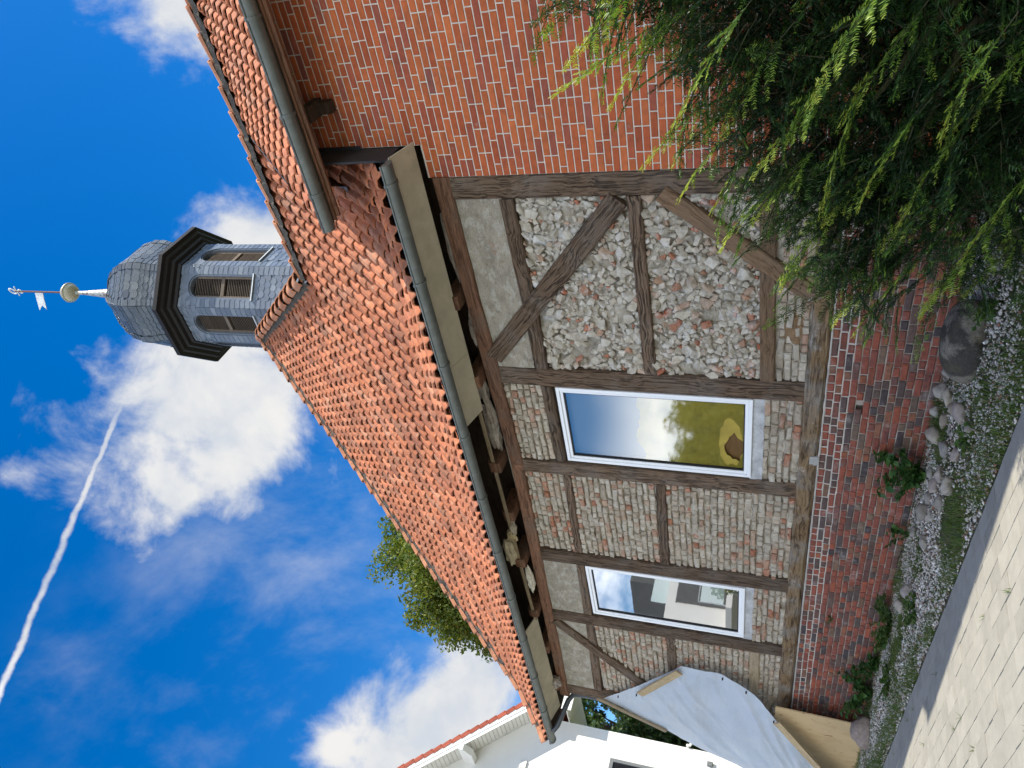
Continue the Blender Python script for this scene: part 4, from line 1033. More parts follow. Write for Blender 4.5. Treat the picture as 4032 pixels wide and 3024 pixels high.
    fl.add(V, [tuple(range(m_)), tuple(range(2 * m_ - 1, m_ - 1, -1))] + [(k, m_ + k, m_ + (k + 1) % m_, (k + 1) % m_) for k in range(m_)]); fl.build('vane_flag', 'vane_white', t, b)
    top = MB()
    for sx, zz, rr in ((0, 23.62, .11), (-.0, 23.3, .07)):
        top.tube([(TX + sx + rr * math.cos(2 * math.pi * k / 14), TY - .3 * rr * math.cos(2 * math.pi * k / 14), zz + rr * math.sin(2 * math.pi * k / 14)) for k in range(15)], .022, 6)
    top.tube([(TX - .16, TY, 23.45), (TX + .16, TY, 23.45)], .02, 6)
    top.build('vane_top', 'vane_white', t, (TX, TY, 23.1))
tower()

# ================================================================== white neighbouring house
def white_house():
    WX = -26.0; t = thing('white_house', 'white rendered gabled house with red roof tiles and white eaves, beyond the half-timbered house', 'house', (-30, 0, GZ))
    zv = lambda y: 8.01 + (6.13 - y) * 1.134           # top of the verge
    apex = 0.0; YW = 5.07; yl = -YW
    g = MB(); zt = lambda y: zv(abs(y)) - .34
    pts = [(yl, GZ - .1), (YW, GZ - .1), (YW, zt(YW)), (0, zt(0)), (yl, zt(yl))]
    V = [(WX, y, z) for y, z in pts] + [(WX - 11, y, z) for y, z in pts]
    g.add(V, [(0, 1, 2, 3, 4), (9, 8, 7, 6, 5), (0, 5, 6, 1), (1, 6, 7, 2), (4, 9, 5, 0)]); g.build('wall', 'white_render', t, (WX, 0, 3))
    OV = .92
    for sgn in (1, -1):
        a = Vector((0, sgn * 6.13, zv(6.13))); b = Vector((0, 0, zv(0))); d = (b - a).normalized(); nn = Vector((0, sgn * d.z, abs(d.y))).normalized(); L = (b - a).length
        r = MB(); r.obox(Vector((WX + OV, 0, 0)) + a - nn * .09, Vector((-12.6, 0, 0)), b - a, nn * -.05); ro = r.build('roof', 'tile_red', t, a + Vector((WX, 0, 0)))
        if sgn == 1:
            # verge boards in two steps, soffit boards, tiles along the verge
            MB().obox(Vector((WX + OV + .001, 0, 0)) + a - nn * .02, Vector((.03, 0, 0)), b - a, nn * -.26).build('verge_board', 'white_paint', t, a + Vector((WX + OV, 0, 0)))
            MB().obox(Vector((WX + OV - .02, 0, 0)) + a - nn * .28, Vector((.03, 0, 0)), b - a, nn * -.11).build('verge_board', 'white_paint', t, a + Vector((WX + OV, 0, -.2)))
            nb = 64
            for i in range(nb):
                p = a + d * (L * i / nb) - nn * .30 + Vector((WX + .005, 0, 0)); MB().obox(p, Vector((OV - .03, 0, 0)), d * (L / nb - .012), nn * .025).build('soffit_board', 'soffit_white', t, p)
            k = 0; s = -.05
            while s < L - .1:
                for c in range(4):
                    p = a + d * s + nn * .0 + Vector((WX + OV + .05 - c * .3, 0, 0)); mb = MB()
                    mb.obox(p, Vector((-.29, 0, 0)), d * .42 - nn * .045, nn * -.05)
                    if c == 0: mb.obox(p + Vector((.001, 0, 0)) - nn * .05, Vector((-.03, 0, 0)), d * .36 - nn * .04, nn * -.09)
                    mb.build('roof_tile', 'tile_red', ro, p)
                s += .345
            for y, dz in ((3.05, 0), (4.95, 0)):
                zp = zv(y) - .52; w = MB()
                w.add([(WX, y - .11, zp - .42), (WX, y + .11, zp - .42), (WX, y + .11, zp), (WX, y - .11, zp),
                       (WX + OV - .30, y - .11, zp - .42), (WX + OV - .30, y + .11, zp - .42), (WX + OV + .02, y + .11, zp), (WX + OV + .02, y - .11, zp), (WX + OV + .02, y - .11, zp - .16), (WX + OV + .02, y + .11, zp - .16)],
                      [(0, 1, 5, 4), (3, 7, 6, 2), (0, 4, 8, 7, 3), (1, 2, 6, 9, 5), (4, 5, 9, 8), (7, 8, 9, 6)]); w.build('purlin_end', 'white_paint', t, (WX + .4, y, zp))
    # boxed eave corner
    MB().obox((WX + OV, YW, zv(6.0) - .42), (-12, 0, 0), (0, 1.02, 0), (0, 0, -.03)).build('eave_soffit', 'soffit_white', t, (WX, 5.5, 7.5))
    MB().obox((WX + OV - .02, 6.09, zv(6.13) - .10), (-12, 0, 0), (0, .03, 0), (0, 0, -.34)).build('eave_fascia', 'white_paint', t, (WX, 6.1, 7.7))
    MB().add([(WX + OV - .025, YW, zv(6.13) - .45), (WX + OV - .025, 6.1, zv(6.13) - .45), (WX + OV - .025, 6.1, zv(6.13) - .2), (WX + OV - .025, YW, zv(YW) - .35)], [(0, 1, 2, 3)]).build('corner_panel', 'white_paint', t, (WX + OV, 5.5, 7.6))
    # window, lamp and camera
    y0, y1, z0, z1 = 2.75, 4.17, 4.4, 6.07
    w = MB(); X = WX + .02
    for (a, b, c, d) in ((y0, y1, z0, z0 + .12), (y0, y1, z1 - .12, z1), (y0, y0 + .1, z0 + .12, z1 - .12), (y1 - .1, y1, z0 + .12, z1 - .12), (3.42, 3.5, z0 + .12, z1 - .12)): w.box((WX - .05, a, c), (WX + .035, b, d))
    wo = w.build('window', 'grey_frame', t, (X, 3.4, 5.2)); MB().box((WX + .002, y0 + .1, z0 + .12), (WX + .008, y1 - .1, z1 - .12)).build('pane', 'glass_dark', wo, (X, 3.4, 5.2))
    MB().box((WX + .001, 4.60, 2.78), (WX + .10, 4.74, 2.96)).box((WX + .02, 4.64, 2.82), (WX + .102, 4.70, 2.92)).build('wall_lamp', 'grey_frame', t, (WX, 4.67, 2.87), bevel=.01)
    MB().box((WX - .02, 5.072, 3.60), (WX + .10, 5.15, 3.68)).tube([(WX + .04, 5.12, 3.58), (WX + .16, 5.2, 3.50)], .045, 10).build('security_light', 'white_paint', t, (WX, 5.1, 3.6))
    MB().box((WX + .001, 3.18, 8.80), (WX + .06, 3.42, 9.02)).build('junction_box', 'soffit_white', t, (WX, 3.3, 8.9))
white_house()

# ================================================================== trees
def leaf_cloud(clumps, per, spread, leaf, rng):
    """leaf quads round clump centres (array n x 4: x,y,z,r)"""
    n = len(clumps); c = np.repeat(clumps[:, :3], per, 0); r = np.repeat(clumps[:, 3], per)[:, None]
    d = rng.normal(size=(n * per, 3)); d /= np.linalg.norm(d, axis=1)[:, None]
    p = c + d * r * (rng.random((n * per, 1)) ** .45) * spread
    a = rng.normal(size=(n * per, 3)); a /= np.linalg.norm(a, axis=1)[:, None]
    b = np.cross(a, d + rng.normal(size=(n * per, 3)) * .5); b /= np.linalg.norm(b, axis=1)[:, None] + 1e-6
    s = leaf * rng.uniform(.6, 1.3, (n * per, 1))
    V = np.stack([p - a * s, p + b * s * .55, p + a * s, p - b * s * .55], 1).reshape(-1, 3)
    F = np.arange(n * per * 4).reshape(-1, 4); return V, F
def tree(name, label, base, height, crown_c, crown_r, mat, seed, nclump=160, per=230, leaf=.11, group=None, trunk_r=.3, squash=1.0):
    rng = np.random.default_rng(seed); random.seed(seed)
    t = thing(name, label, 'tree', base, group); base = Vector(base); cc = Vector(crown_c)
    mb = MB(); top = cc + Vector((0, 0, crown_r[2] * .5))
    mb.tube([base, base.lerp(top, .35) + Vector((.15, .1, 0)), base.lerp(top, .7) + Vector((-.1, .1, 0)), top], [trunk_r, trunk_r * .75, trunk_r * .45, .05], 10)
    tr = mb.build('trunk', 'bark', t, base, smooth=True)
    # clump centres over the crown, uneven outline
    cl = []; tries = 0
    while len(cl) < nclump and tries < 20000:
        tries += 1; d = rng.normal(size=3); d /= np.linalg.norm(d); rr = rng.random() ** .33
        lump = 1 + .28 * mnoise.noise(Vector(d * 2.3) + Vector((seed, 0, 0))) + .12 * mnoise.noise(Vector(d * 5) + Vector((0, seed, 0)))
        if rr < .45: continue
        p = np.array(cc) + d * np.array(crown_r) * rr * lump * .92
        cl.append((*p, rng.uniform(.10, .17) * crown_r[0] * squash))
    cl = np.array(cl); br = MB()
    for p in cl[::4]:
        q = Vector(p[:3]); s = base.lerp(top, min(.95, max(.35, (q.z - base.z) / (top.z - base.z + .01) * .75))); md = s.lerp(q, .5) + Vector((0, 0, -.2 * crown_r[2] * .2))
        br.tube([s, md, q], [trunk_r * .28, trunk_r * .16, .02], 6, False)
    br.build('branches', 'bark', t, base)
    V, F = leaf_cloud(cl, per, 1.25, leaf, rng); V -= np.array(base)
    o = link(bpy.data.objects.new('crown', np_mesh('crown', V, F, mat))); place(o, t, base); o['kind'] = 'stuff' if False else 'stuff'
    del o['kind']
    return t
tree('broadleaf_tree', 'tall sunlit broadleaf tree whose crown rises behind the hipped tile roof', (-31.4, 14.9, -.3), 21, (-30.8, 15.2, 14.6), (5.4, 5.4, 6.2), 'tree_leaf', 3, 460, 240, .115, trunk_r=.4)
tree('dark_tree', 'dense dark green tree between the white house and the plastic sheet', (-42, 16, -.3), 9, (-41.5, 15.5, 6.2), (4.6, 4.6, 4.2), 'tree_leaf_dark', 5, 170, 230, .14)
tree('dark_tree', 'dark tree filling the gap behind the far eave corner of the white house', (-46, 12, -.3), 9, (-46, 12, 4.5), (5.0, 5.0, 4.5), 'tree_leaf_dark', 6, 150, 200, .15)
tree('slender_tree', 'slender tree whose top shows above the red roof of the white house', (-55, 18.6, -.3), 17, (-54.5, 18.6, 12.5), (3.4, 3.4, 5.2), 'tree_leaf_dark', 8, 120, 130, .15)
tree('garden_tree', 'bushy tree across the yard, mirrored in the broken window', (-24.5, -18, -.3), 6, (-24.5, -18, 3.4), (4.4, 3.4, 2.5), 'tree_leaf', 9, 130, 260, .12)
tree('garden_tree', 'small leafy tree in front of the modern house, mirrored in the far window', (-21.5, -9.5, -.3), 4, (-21.5, -9.5, 1.7), (1.4, 1.4, 1.6), 'tree_leaf', 10, 70, 120, .07)
random.seed(21)

def modern_house():
    t = thing('modern_house', 'white modern house with glass balconies, mirrored in the far window', 'house', (-30, -15, GZ))
    MB().box((-40, -19.0, -.3), (-29, -11.2, 5.6)).build('wall', 'white_render', t, (-34, -15, 3))
    MB().box((-40.0, -18.8, 5.61), (-32.2, -15.6, 8.0)).build('upper_storey', 'grey_facade', t, (-35, -15, 7))
    MB().box((-28.99, -18, 0), (-28.95, -15.2, 2.6)).build('dark_panel', 'grey_facade', t, (-29, -16, 1.3))
    MB().box((-28.985, -14.2, 3.1), (-28.93, -12.6, 5.2)).build('dark_panel', 'grey_facade', t, (-29, -13, 4))
    MB().box((-28.999, -18.9, 2.75), (-26.9, -11.3, 2.98)).build('balcony_slab', 'white_render', t, (-28, -15, 2.9))
    for i, (y0, y1, z) in enumerate(((-18.8, -16.4, 3.0), (-16.3, -13.9, 3.0), (-13.8, -11.4, 3.0))):
        b = MB(); b.box((-26.95, y0, z + .08), (-26.93, y1, z + .98)); b.build('glass_panel', 'glass_balcony', t, (-26.9, (y0 + y1) / 2, z + .5))
        MB().tube([(-26.94, y0, z), (-26.94, y0, z + 1.05), (-26.94, y1, z + 1.05)], .022, 8).build('rail', 'pale_metal', t, (-26.9, y0, z))
    for (y0, y1) in ((-18.6, -16.2), (-16.0, -13.8)):
        MB().box((-31.0, y0, 5.7), (-30.98, y1, 6.6)).build('glass_panel', 'glass_balcony', t, (-31, (y0 + y1) / 2, 6.1))
    for y0, y1, z0, z1 in ((-18.4, -17.0, 3.3, 5.2), (-16.6, -14.6, 3.1, 5.2), (-14.6, -12.8, .2, 2.4)):
        wn = MB().box((-28.998, y0, z0), (-28.96, y1, z1)).build('window', 'grey_frame', t, (-29, y0, z0)); MB().box((-28.959, y0 + .08, z0 + .08), (-28.955, y1 - .08, z1 - .08)).build('pane', 'glass_dark', wn, (-29, y0, z0))
    for k in range(5): MB().tube([(-26.94, -18.8 + k * 1.85, 2.98), (-26.94, -18.8 + k * 1.85, 4.06)], .025, 8).build('baluster', 'pale_metal', t, (-26.94, -18.8 + k * 1.85, 3))
    MB().box((-27.2, -12.4, .0), (-26.9, -12.1, 2.749)).build('post', 'white_render', t, (-27, -12.2, 1.3))
modern_house()

# ================================================================== plastic sheet, battens and plywood at the far corner
def sheet():
    t = thing('plastic_sheet', 'pale blue-white plastic sheet nailed over the far corner of the house with battens', 'sheet', (-13.6, -.4, GZ))
    right = [(-11.98, -.10, 2.68), (-11.93, -.14, 2.32), (-11.90, -.17, 2.02), (-12.14, -.28, 1.50), (-12.56, -.43, 1.13), (-13.15, -.52, .70), (-13.62, -.58, .34), (-13.9, -.62, .05)]
    left = [(-13.62, -.09, 4.17), (-13.95, -.12, 3.55), (-14.24, -.14, 3.03), (-14.62, -.19, 2.35), (-14.86, -.22, 1.75), (-15.3, -.30, 1.15), (-15.7, -.4, .6), (-16.0, -.45, .05)]
    nu, nv = 60, 60; V = []; F = []
    def cr(pts, t_):
        n = len(pts) - 1; x = t_ * n; i = min(n - 1, int(x)); f = x - i; g = lambda k: Vector(pts[max(0, min(n, k))])
        p0, p1, p2, p3 = g(i - 1), g(i), g(i + 1), g(i + 2)
        return .5 * ((2 * p1) + (p2 - p0) * f + (2 * p0 - 5 * p1 + 4 * p2 - p3) * f * f + (3 * p1 - p0 - 3 * p2 + p3) * f ** 3)
    for j in range(nv + 1):
        a = cr(right, j / nv); b = cr(left, j / nv)
        for i in range(nu + 1):
            s = i / nu; p = a.lerp(b, s); bul = math.sin(math.pi * s)
            fold = .06 * mnoise.noise(Vector((s * 2.0, j / nv * 9 - s * 4, 1))) + .02 * mnoise.noise(Vector((s * 5, j / nv * 17 - s * 6, 4)))
            fold -= .05 * max(0, .12 - abs(mnoise.noise(Vector((s * 1.6 + 5, j / nv * 6 - s * 5, 9))))) * 6
            p.y += -.10 * bul * (.4 + j / nv) + fold * min(1, 6 * min(s, 1 - s) + .25) * min(1, .35 + 3 * j / nv)
            V.append(tuple(p))
    for j in range(nv):
        for i in range(nu): c = j * (nu + 1) + i; F.append((c, c + 1, c + nu + 2, c + nu + 1))
    MB().add(V, F).build('sheet', 'tarp', t, (-13.6, -.4, 2), smooth=True)
    B = lambda p0, p1, w, yf, y1, s, m='batten_wood': timber('batten', t, p0, p1, w, yf, .028, m, s, rough=.001, ch=.003, y1=y1)
    B((-12.02, 2.70), (-12.98, 3.42), .135, -.215, -.225, 70)
    B((-13.55, 4.27), (-14.22, 3.02), .09, -.165, -.19, 71, 'timber_pale')
    B((-12.50, 1.12), (-13.95, .10), .12, -.505, -.70, 72)
    nl = MB()
    for x, y, z in ((-13.3, -.18, 3.85), (-13.1, -.185, 3.5), (-11.99, -.2, 2.0), (-12.1, -.3, 1.62), (-12.55, -.47, 1.17), (-13.05, -.535, .76)):
        nl.tube([(x, y + .03, z), (x, y - .012, z)], .012, 8)
    nl.build('nails', 'gasket', t, (-12.8, -.3, 2))
    p = thing('plywood_board', 'yellowish plywood board standing below the plastic sheet at the far end of the brick plinth', 'board', (-13.4, -.27, GZ))
    pb = MB().obox((-12.36, -.30, 1.16), (-2.2, .02, 0), (0, .02, 0), (.03, -.06, -1.42)); pb.build('panel', 'plywood', p, (-13.4, -.3, .5))
sheet()

# ================================================================== boulders, cobbles, gravel
def stone_mesh(seed, s, loc, rot, mat, name, parent=None, amp=.14, sub=4, fr=1.3):
    V, F = ico_variant(seed, sub, amp, fr, s); R3 = eul(*rot)
    mb = MB().add([tuple(R3 @ Vector(v) + Vector(loc)) for v in V], F); return mb.build(name, mat, parent, loc, smooth=True)
b = stone_mesh(3, (.86, .62, .46), (-4.42, -.98, -.13), (0.05, -.12, -.35), 'boulder', 'boulder', amp=.09, fr=.9)
tag(b, 'large rounded mossy granite boulder on the gravel near the brick plinth', 'boulder')
b = stone_mesh(8, (.46, .40, .36), (-12.0, -.62, -.09), (.2, .1, .4), 'boulder_pink', 'boulder', amp=.12)
tag(b, 'small pinkish grey boulder leaning at the foot of the plywood board', 'boulder')
def cobbles():
    r = random.Random(12); stones = []
    spots = [(-5.34, -.62), (-5.05, -1.18), (-5.85, -.26), (-5.62, -.66), (-5.98, -.50), (-6.42, -.60), (-6.04, -1.0), (-5.82, -1.35), (-6.58, -.80), (-6.19, -1.22), (-6.66, -1.0), (-4.95, -1.5), (-5.45, -1.3), (-5.25, -.9), (-5.72, -.95), (-6.3, -.9), (-6.85, -.75), (-7.0, -1.05), (-7.5, -.5), (-8.1, -.9), (-8.6, -.75), (-5.5, -.35), (-6.15, -.28), (-5.15, -.45)]
    for i, (x, y) in enumerate(spots):
        a = r.uniform(.10, .19); s = (a * r.uniform(.9, 1.3), a * r.uniform(.8, 1.05), a * r.uniform(.6, .85))
        o = stone_mesh(i + 30, s, (x, y, GZ + .02 + s[2] * .26), (r.uniform(-.3, .3), r.uniform(-.3, .3), r.uniform(0, 3)), 'cobble', 'cobble', amp=.2, sub=3, fr=1.1)
        stones.append((x, o))
    ordn = 'nearest second third fourth fifth sixth seventh eighth ninth tenth eleventh twelfth thirteenth fourteenth fifteenth sixteenth seventeenth eighteenth nineteenth twentieth twenty-first twenty-second twenty-third farthest'.split()
    for (x, o), w in zip(sorted(stones, key=lambda q: -q[0]), ordn):
        tag(o, ('rounded fieldstone in the gravel, %s to the large boulder' if w == 'nearest' else 'rounded fieldstone in the gravel, %s from the large boulder') % w, 'cobble', 'rounded fieldstones lying along the plinth')
cobbles()
def gravel():
    rng = np.random.default_rng(4); n = 34000
    x = rng.uniform(-14.5, -2.2, n); t = rng.random(n); ye = edge_y(x); y = ye + .03 + (-.07 - ye - .03) * t
    # more chips in a broad band, fewer where the grass grows
    keep = np.array([mnoise.noise(Vector((a * 1.1, b * 1.6, 5))) + .35 * mnoise.noise(Vector((a * 4, b * 4, 2))) + .25 * random.uniform(-1, 1) > -.22 for a, b in zip(x, y)]); x, y, t = x[keep], y[keep], t[keep]; n = len(x)
    z = GZ - .005 + .045 * np.sin(np.minimum(1, (y - edge_y(x)) / (.2 - edge_y(x)) * 1.3) * np.pi) * .75 + rng.uniform(-.006, .012, n)
    base = np.array([(1, 0, 0), (-1, 0, 0), (0, 1, 0), (0, -1, 0), (0, 0, 1), (0, 0, -1.)]); fc = np.array([(0, 2, 4), (2, 1, 4), (1, 3, 4), (3, 0, 4), (2, 0, 5), (1, 2, 5), (3, 1, 5), (0, 3, 5)])
    sz = rng.uniform(.006, .019, n) * (1 + .8 * (rng.random(n) < .12))
    V = base[None] * (sz[:, None, None] * rng.uniform(.55, 1.25, (n, 6, 1))); V[:, :, 2] *= .6
    a = rng.uniform(0, 6.28, n); c, s = np.cos(a)[:, None], np.sin(a)[:, None]; X = V[:, :, 0] * c - V[:, :, 1] * s; Y = V[:, :, 0] * s + V[:, :, 1] * c
    ti = rng.uniform(-.5, .5, (n, 1)); V = np.stack([X + x[:, None], Y + y[:, None], V[:, :, 2] + X * ti + z[:, None]], 2)
    F = (fc[None] + 6 * np.arange(n)[:, None, None]).reshape(-1, 3)
    o = link(bpy.data.objects.new('gravel', np_mesh('gravel', V.reshape(-1, 3), F, 'gravel'))); tag(o, 'pale gravel chips spread between the brick plinth and the paving', 'gravel', kind='stuff')
gravel()
def blades(pts, h, w, rng, bend=.5):
    """grass blades: two quads each"""
    n = len(pts); a = rng.uniform(0, 6.283, n); d = np.stack([np.cos(a), np.sin(a), np.zeros(n)], 1); s = np.stack([-np.sin(a), np.cos(a), np.zeros(n)], 1)
    H = h * rng.uniform(.45, 1.25, n)[:, None]; up = np.array([0, 0, 1.0])[None]; be = bend * rng.uniform(.2, 1.2, n)[:, None]
    m1 = pts + up * H * .55 + d * H * be * .25; tp = pts + up * H * .92 + d * H * be
    V = np.stack([pts - s * w, pts + s * w, m1 + s * w * .8, m1 - s * w * .8, tp + s * w * .15, tp - s * w * .15], 1).reshape(-1, 3)
    F = (np.array([(0, 1, 2, 3), (3, 2, 4, 5)])[None] + 6 * np.arange(n)[:, None, None]).reshape(-1, 4); return V, F
def grass():
    rng = np.random.default_rng(14); P = []
    for _ in range(110000):
        x = rng.uniform(-14.5, -2.3); ye = edge_y(x); t = rng.random(); y = ye + .02 + (-.06 - ye) * t
        g = mnoise.noise(Vector((x * 1.1, y * 1.6, 5))) + .5 * mnoise.noise(Vector((x * 2.6, y * 3, 9)))
        edge = math.exp(-((y - ye - .22) / .22) ** 2) * .55
        near = .42 if x > -5.2 else (.16 if x < -8.5 else 0)
        if rng.random() < min(.6, max(.06, .04 - g * .9 + edge + near)) : P.append((x, y, GZ - .02))
        if len(P) > 60000: break
    rj = random.Random(3)
    for _ in range(34):                                    # tufts in the joints of the paving
        x = rj.uniform(-12, -4); k = rj.randrange(1, 12); y = edge_y(x) - k * .183
        for _ in range(9): P.append((x + rj.gauss(0, .012), y + rj.gauss(0, .004), GZ - .045))
    V, F = blades(np.array(P), .085, .0034, rng, .8)
    o = link(bpy.data.objects.new('grass', np_mesh('grass', V, F, 'grass_blade'))); tag(o, 'thin grass and weeds growing through the gravel', 'grass', kind='stuff')
grass()

LV = []
for sd_ in range(4):
    r_ = random.Random(sd_); pts_ = [(0, 0), (.28, .10), (.50, .42), (.34, .62), (.22, .80), (0, 1.05), (-.22, .80), (-.34, .62), (-.50, .42), (-.28, .10)]
    V_ = [(x * r_.uniform(.9, 1.1), y, .10 * abs(x) - .12 * y * y) for x, y in pts_] + [(0, .45, -.06)]
    LV.append((V_, [(10, k, (k + 1) % 10) for k in range(10)]))
def plant(name, label, base, stems, leaf, mat, seed, group=None, pieces=True, lean=(0, -.2)):
    r = random.Random(seed); t = thing(name, label, 'plant', base, group); mb = MB(); L = Pieces('leaf', LV, mat)
    for _ in range(stems[0]):
        a = r.uniform(0, 6.28); h = stems[1] * r.uniform(.5, 1.1); sp = stems[2]
        p0 = Vector(base) + Vector((r.uniform(-.03, .03), r.uniform(-.02, .02), -.02)); p2 = p0 + Vector((math.cos(a) * sp * r.uniform(.4, 1) + lean[0], min(.5 * sp, math.sin(a) * sp * .7) + lean[1] * h, h)); p1 = p0.lerp(p2, .5) + Vector((0, 0, h * .15))
        p2.y = min(p2.y, -.05); p1.y = min(p1.y, -.05)
        mb.tube([p0, p1, p2], [.006, .004, .002], 5, False)
        for k in range(stems[3]):
            f = r.uniform(.15, 1); q = p0.lerp(p1, min(1, f * 2)) if f < .5 else p1.lerp(p2, f * 2 - 1)
            s = leaf * r.uniform(.6, 1.25); R3 = eul(r.uniform(-.9, .5), r.uniform(-.6, .6), r.uniform(0, 6.28))
            L.add(r.randrange(4), TRS(q + Vector((0, -.005, 0)), R3, (s, s, s)), t, s)
    mb.build('stem', 'ivy_leaf', t, base); L.finish(300 if pieces else 0, 'foliage')
plant('sapling', 'leafy dark green sapling growing against the brick plinth by the broken window', (-6.78, -.24, GZ), (16, .52, .42, 15), .09, 'ivy_leaf', 2, lean=(0, -.1))
plant('weed', 'low green weed at the foot of the plinth just beyond the sapling', (-7.95, -.14, GZ), (7, .26, .18, 9), .06, 'ivy_leaf', 3)
plant('weed', 'broad clump of feathery green weeds at the plinth below the far window', (-9.5, -.35, GZ), (34, .26, .55, 20), .05, 'weed_leaf', 4, pieces=False)
plant('weed', 'light green weed clump in the gravel near the paving edge below the middle panel', (-7.9, -1.25, GZ), (18, .15, .28, 16), .045, 'weed_leaf', 5, pieces=False)
plant('weed', 'leafy weed leaning out from the plinth before the last timber bay', (-10.8, -.14, GZ), (14, .36, .35, 14), .075, 'ivy_leaf', 6, pieces=False)
plant('weed', 'tall dark weeds crowding the plinth next to the plywood board', (-11.6, -.18, GZ), (20, .50, .5, 18), .08, 'ivy_leaf', 7, pieces=False)
plant('weed', 'small pale weed sprouting beside the large boulder', (-5.0, -1.55, GZ), (10, .16, .22, 10), .05, 'weed_leaf', 8, pieces=False)
plant('weed', 'feathery weed clump in the gravel midway to the small boulder', (-9.9, -.95, GZ), (22, .17, .35, 16), .045, 'weed_leaf', 9, pieces=False)
plant('weed', 'tiny fern-like weed rooted in a joint of the brick plinth', (-10.05, -.055, .50), (4, .09, .07, 7), .03, 'weed_leaf', 10, pieces=False, lean=(0, -.3))
plant('weed', 'grassy weed clump on the near side of the large boulder', (-3.75, -1.3, GZ), (12, .2, .25, 12), .045, 'weed_leaf', 11, pieces=False)

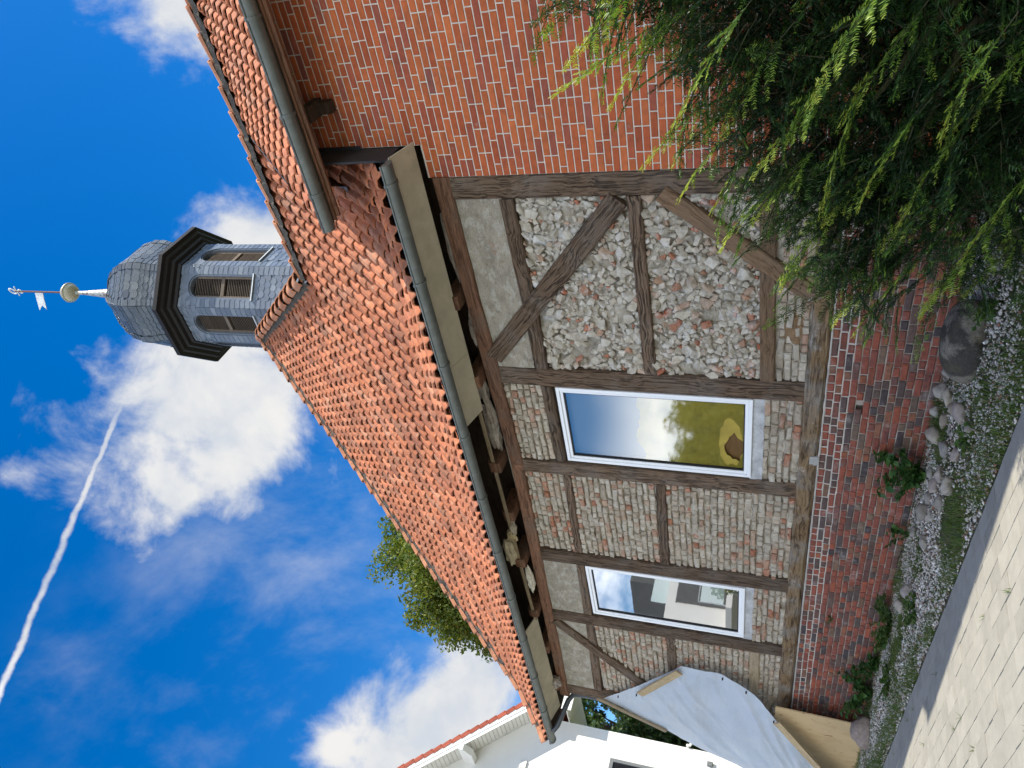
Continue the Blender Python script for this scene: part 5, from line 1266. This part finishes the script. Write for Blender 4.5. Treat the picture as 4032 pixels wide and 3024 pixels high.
# ================================================================== yew in the right foreground
def yew():
    rng = np.random.default_rng(11); random.seed(11)
    base = (-1.0, -1.75, GZ); t = thing('yew_shrub', 'dense dark green yew with sunlit yellow-green tips, reaching in front of the red brick wall', 'shrub', base)
    br = MB(); NB, ND, NL, NY = [], [], [], []
    def needles(p, d, L, side, young, spn=.0115, nl=.033):
        n = max(3, int(L / spn)); s = np.linspace(.0, 1, n)
        pos = p[None] + d[None] * (s[:, None] * L) + np.array([0, 0, -1.0])[None] * (s[:, None] ** 2) * L * .10
        for sg in (-1, 1):
            nd = side[None] * sg * .86 + d[None] * .42 + rng.normal(size=(n, 3)) * .13; nd /= np.linalg.norm(nd, axis=1)[:, None]
            NB.append(pos); ND.append(nd); NL.append(nl * (1 - .45 * s ** 3) * rng.uniform(.8, 1.15, n)); NY.append(np.clip(young + .22 * s + rng.normal(size=n) * .03, 0, .9))
    def branch(p, d, L, young0, lat=True, coarse=False):
        d = d / np.linalg.norm(d); up = np.array([0, 0, 1.0]); side = np.cross(d, up); side /= np.linalg.norm(side) + 1e-6
        side = side + rng.normal(size=3) * .25; side -= d * side.dot(d); side /= np.linalg.norm(side)
        n = max(6, int(L / .035)); pts = [p.copy()]; q = p.copy(); dd = d.copy()
        for i in range(n):
            dd = dd + np.array([0, 0, -.012]) + rng.normal(size=3) * .02; dd /= np.linalg.norm(dd); q = q + dd * (L / n); pts.append(q.copy())
            f = (i + 1) / n
            if f > .12 and lat:
                tl = L * .34 * (1.05 - f) ** .8 * rng.uniform(.6, 1.2) + .02
                sg = 1 if i % 2 else -1
                td = dd * .62 + side * sg * .75 + rng.normal(size=3) * .12; td /= np.linalg.norm(td)
                ts = np.cross(td, np.cross(side, dd)); ts /= np.linalg.norm(ts) + 1e-6
                if tl > .03: needles(q, td, tl, ts, young0 + .25 * f ** 2, *((.022, .044) if coarse else ()))
        needles(q - dd * L * .25, dd, L * .30, side, young0 + .35)
        br.tube([tuple(a) for a in pts[::3]], list(np.linspace(.0028, .0012, len(pts[::3]))), 5, False)
    # stems
    b0 = np.array(base); stems = []
    for i in range(12):
        a = rng.uniform(0, 6.28); tip = np.array([rng.uniform(-2.35, -.35), rng.uniform(-2.65, -.9), rng.uniform(.7, 2.35)])
        tip[2] = min(tip[2], 2.55 - .62 * max(0, -1.1 - tip[0]) * 1.3)
        mid = (b0 + tip) / 2 + np.array([0, 0, .25]); pts = [b0 + rng.normal(size=3) * .1 * np.array([1, 1, 0]), mid, tip]; stems.append(pts)
        br.tube([tuple(p) for p in pts], [.045, .03, .012], 7, False)
    # outline of the mass in the view: (x, highest z) at the depth of the shrub
    def zmax(x): return float(np.interp(x, [-3.12, -2.88, -2.5, -2.1, -1.7, -1.35, -1.0, 0], [.95, 1.2, 1.62, 1.88, 2.1, 2.42, 2.75, 2.9]))
    def zmin(x): return float(np.interp(x, [-3.1, -2.85, -2.55, -2.25, 0], [.75, .55, -.05, -.2, -.2]))
    cnt = 0
    while cnt < 1700:
        x = rng.uniform(-2.95, .1); y = rng.uniform(-2.75, -.75); lo, hi = zmin(x), zmax(x) - .25
        if hi <= lo: continue
        z = rng.uniform(lo, hi); core = (x + .9) / 2.0
        # leave looser foliage towards the left
        if x < -2.0 and rng.random() < .45: continue
        L = rng.uniform(.30, .62); d = np.array([-.5 + rng.normal() * .5, rng.normal() * .6 - .25, .5 + rng.normal() * .5])
        yb = -.6 - .294 * (6.1 - z)                       # outer shoots carry the young growth
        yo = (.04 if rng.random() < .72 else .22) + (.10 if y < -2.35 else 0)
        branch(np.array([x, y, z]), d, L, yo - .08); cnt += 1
    # inner twigs, coarser
    cnt = 0
    while cnt < 1500:
        x = rng.uniform(-2.7, .1); y = rng.uniform(-2.45, -.7); lo, hi = zmin(x), zmax(x) - .42
        if hi <= lo: continue
        z = rng.uniform(lo, hi); d = np.array([-.4 + rng.normal() * .6, rng.normal() * .7, .4 + rng.normal() * .6])
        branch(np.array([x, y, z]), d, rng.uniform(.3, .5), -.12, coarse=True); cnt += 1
    # long leading shoots along the outline
    for (x, y, z, dx, dz, L) in ((-1.25, -2.3, 2.15, -.35, .75, .62), (-1.55, -2.5, 1.75, -.65, .75, .6), (-1.75, -2.2, 1.6, -.7, .7, .62), (-2.1, -2.45, 1.35, -.75, .65, .6), (-2.35, -2.3, 1.05, -.75, .62, .62), (-2.75, -2.2, .62, -.7, .62, .62), (-2.55, -2.5, .55, -.8, .6, .6), (-2.0, -2.6, .8, -.7, .6, .55), (-2.3, -2.6, .25, -.75, .55, .6), (-2.45, -2.4, -.02, -.8, .5, .55),
                                (-1.2, -2.7, 1.4, -.7, .6, .6), (-1.5, -2.7, 1.0, -.75, .55, .6), (-1.1, -2.8, .8, -.8, .5, .6), (-1.7, -2.7, .5, -.8, .5, .6), (-1.05, -2.6, 1.9, -.6, .7, .6), (-2.6, -1.9, 1.0, -.75, .6, .6), (-2.1, -1.7, 1.5, -.6, .7, .6), (-1.3, -2.8, .3, -.8, .45, .6), (-1.9, -2.75, .15, -.85, .5, .55), (-1.35, -2.95, 1.15, -.6, .6, .55), (-.95, -3.0, 1.55, -.7, .6, .6), (-.85, -3.05, .95, -.75, .5, .6), (-1.55, -2.9, .75, -.7, .6, .5), (-2.15, -2.75, .55, -.7, .6, .5), (-1.15, -3.05, .5, -.8, .45, .5), (-.8, -2.9, 2.0, -.5, .75, .55), (-2.5, -2.6, .3, -.8, .5, .5), (-1.85, -2.6, 1.2, -.7, .7, .5)):
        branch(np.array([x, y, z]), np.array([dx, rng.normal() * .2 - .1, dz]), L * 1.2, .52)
    B = np.concatenate(NB); Dn = np.concatenate(ND); Ln = np.concatenate(NL)[:, None]; Yg = np.concatenate(NY)
    up = rng.normal(size=B.shape) * .5 + np.array([0, 0, 1.0]); w = np.cross(Dn, up); w /= np.linalg.norm(w, axis=1)[:, None] + 1e-6; hw = (np.where(Ln > .0385, .0066, .0043))
    V = np.stack([B - w * hw * .7, B + w * hw * .7, B + Dn * Ln * .6 + w * hw, B + Dn * Ln + w * hw * .1, B + Dn * Ln * .6 - w * hw], 1).reshape(-1, 3) - np.array(base)
    n = len(B); F4 = (np.array([(0, 1, 2, 4)])[None] + 5 * np.arange(n)[:, None, None]).reshape(-1, 4)
    F3 = (np.array([(4, 2, 3, 3)])[None] + 5 * np.arange(n)[:, None, None]).reshape(-1, 4)
    V = np.stack([B - w * hw * .8, B + w * hw * .8, B + Dn * Ln + w * hw * .35, B + Dn * Ln - w * hw * .35], 1).reshape(-1, 3) - np.array(base)
    me = np_mesh('foliage', V, np.arange(4 * n).reshape(-1, 4), 'yew_needle'); at = me.attributes.new('young', 'FLOAT', 'POINT'); at.data.foreach_set('value', np.repeat(Yg, 4).astype(np.float32))
    o = link(bpy.data.objects.new('foliage', me)); place(o, t, base)
    br.build('branches', 'yew_bark', t, base)
    print('yew needles', n)
yew()
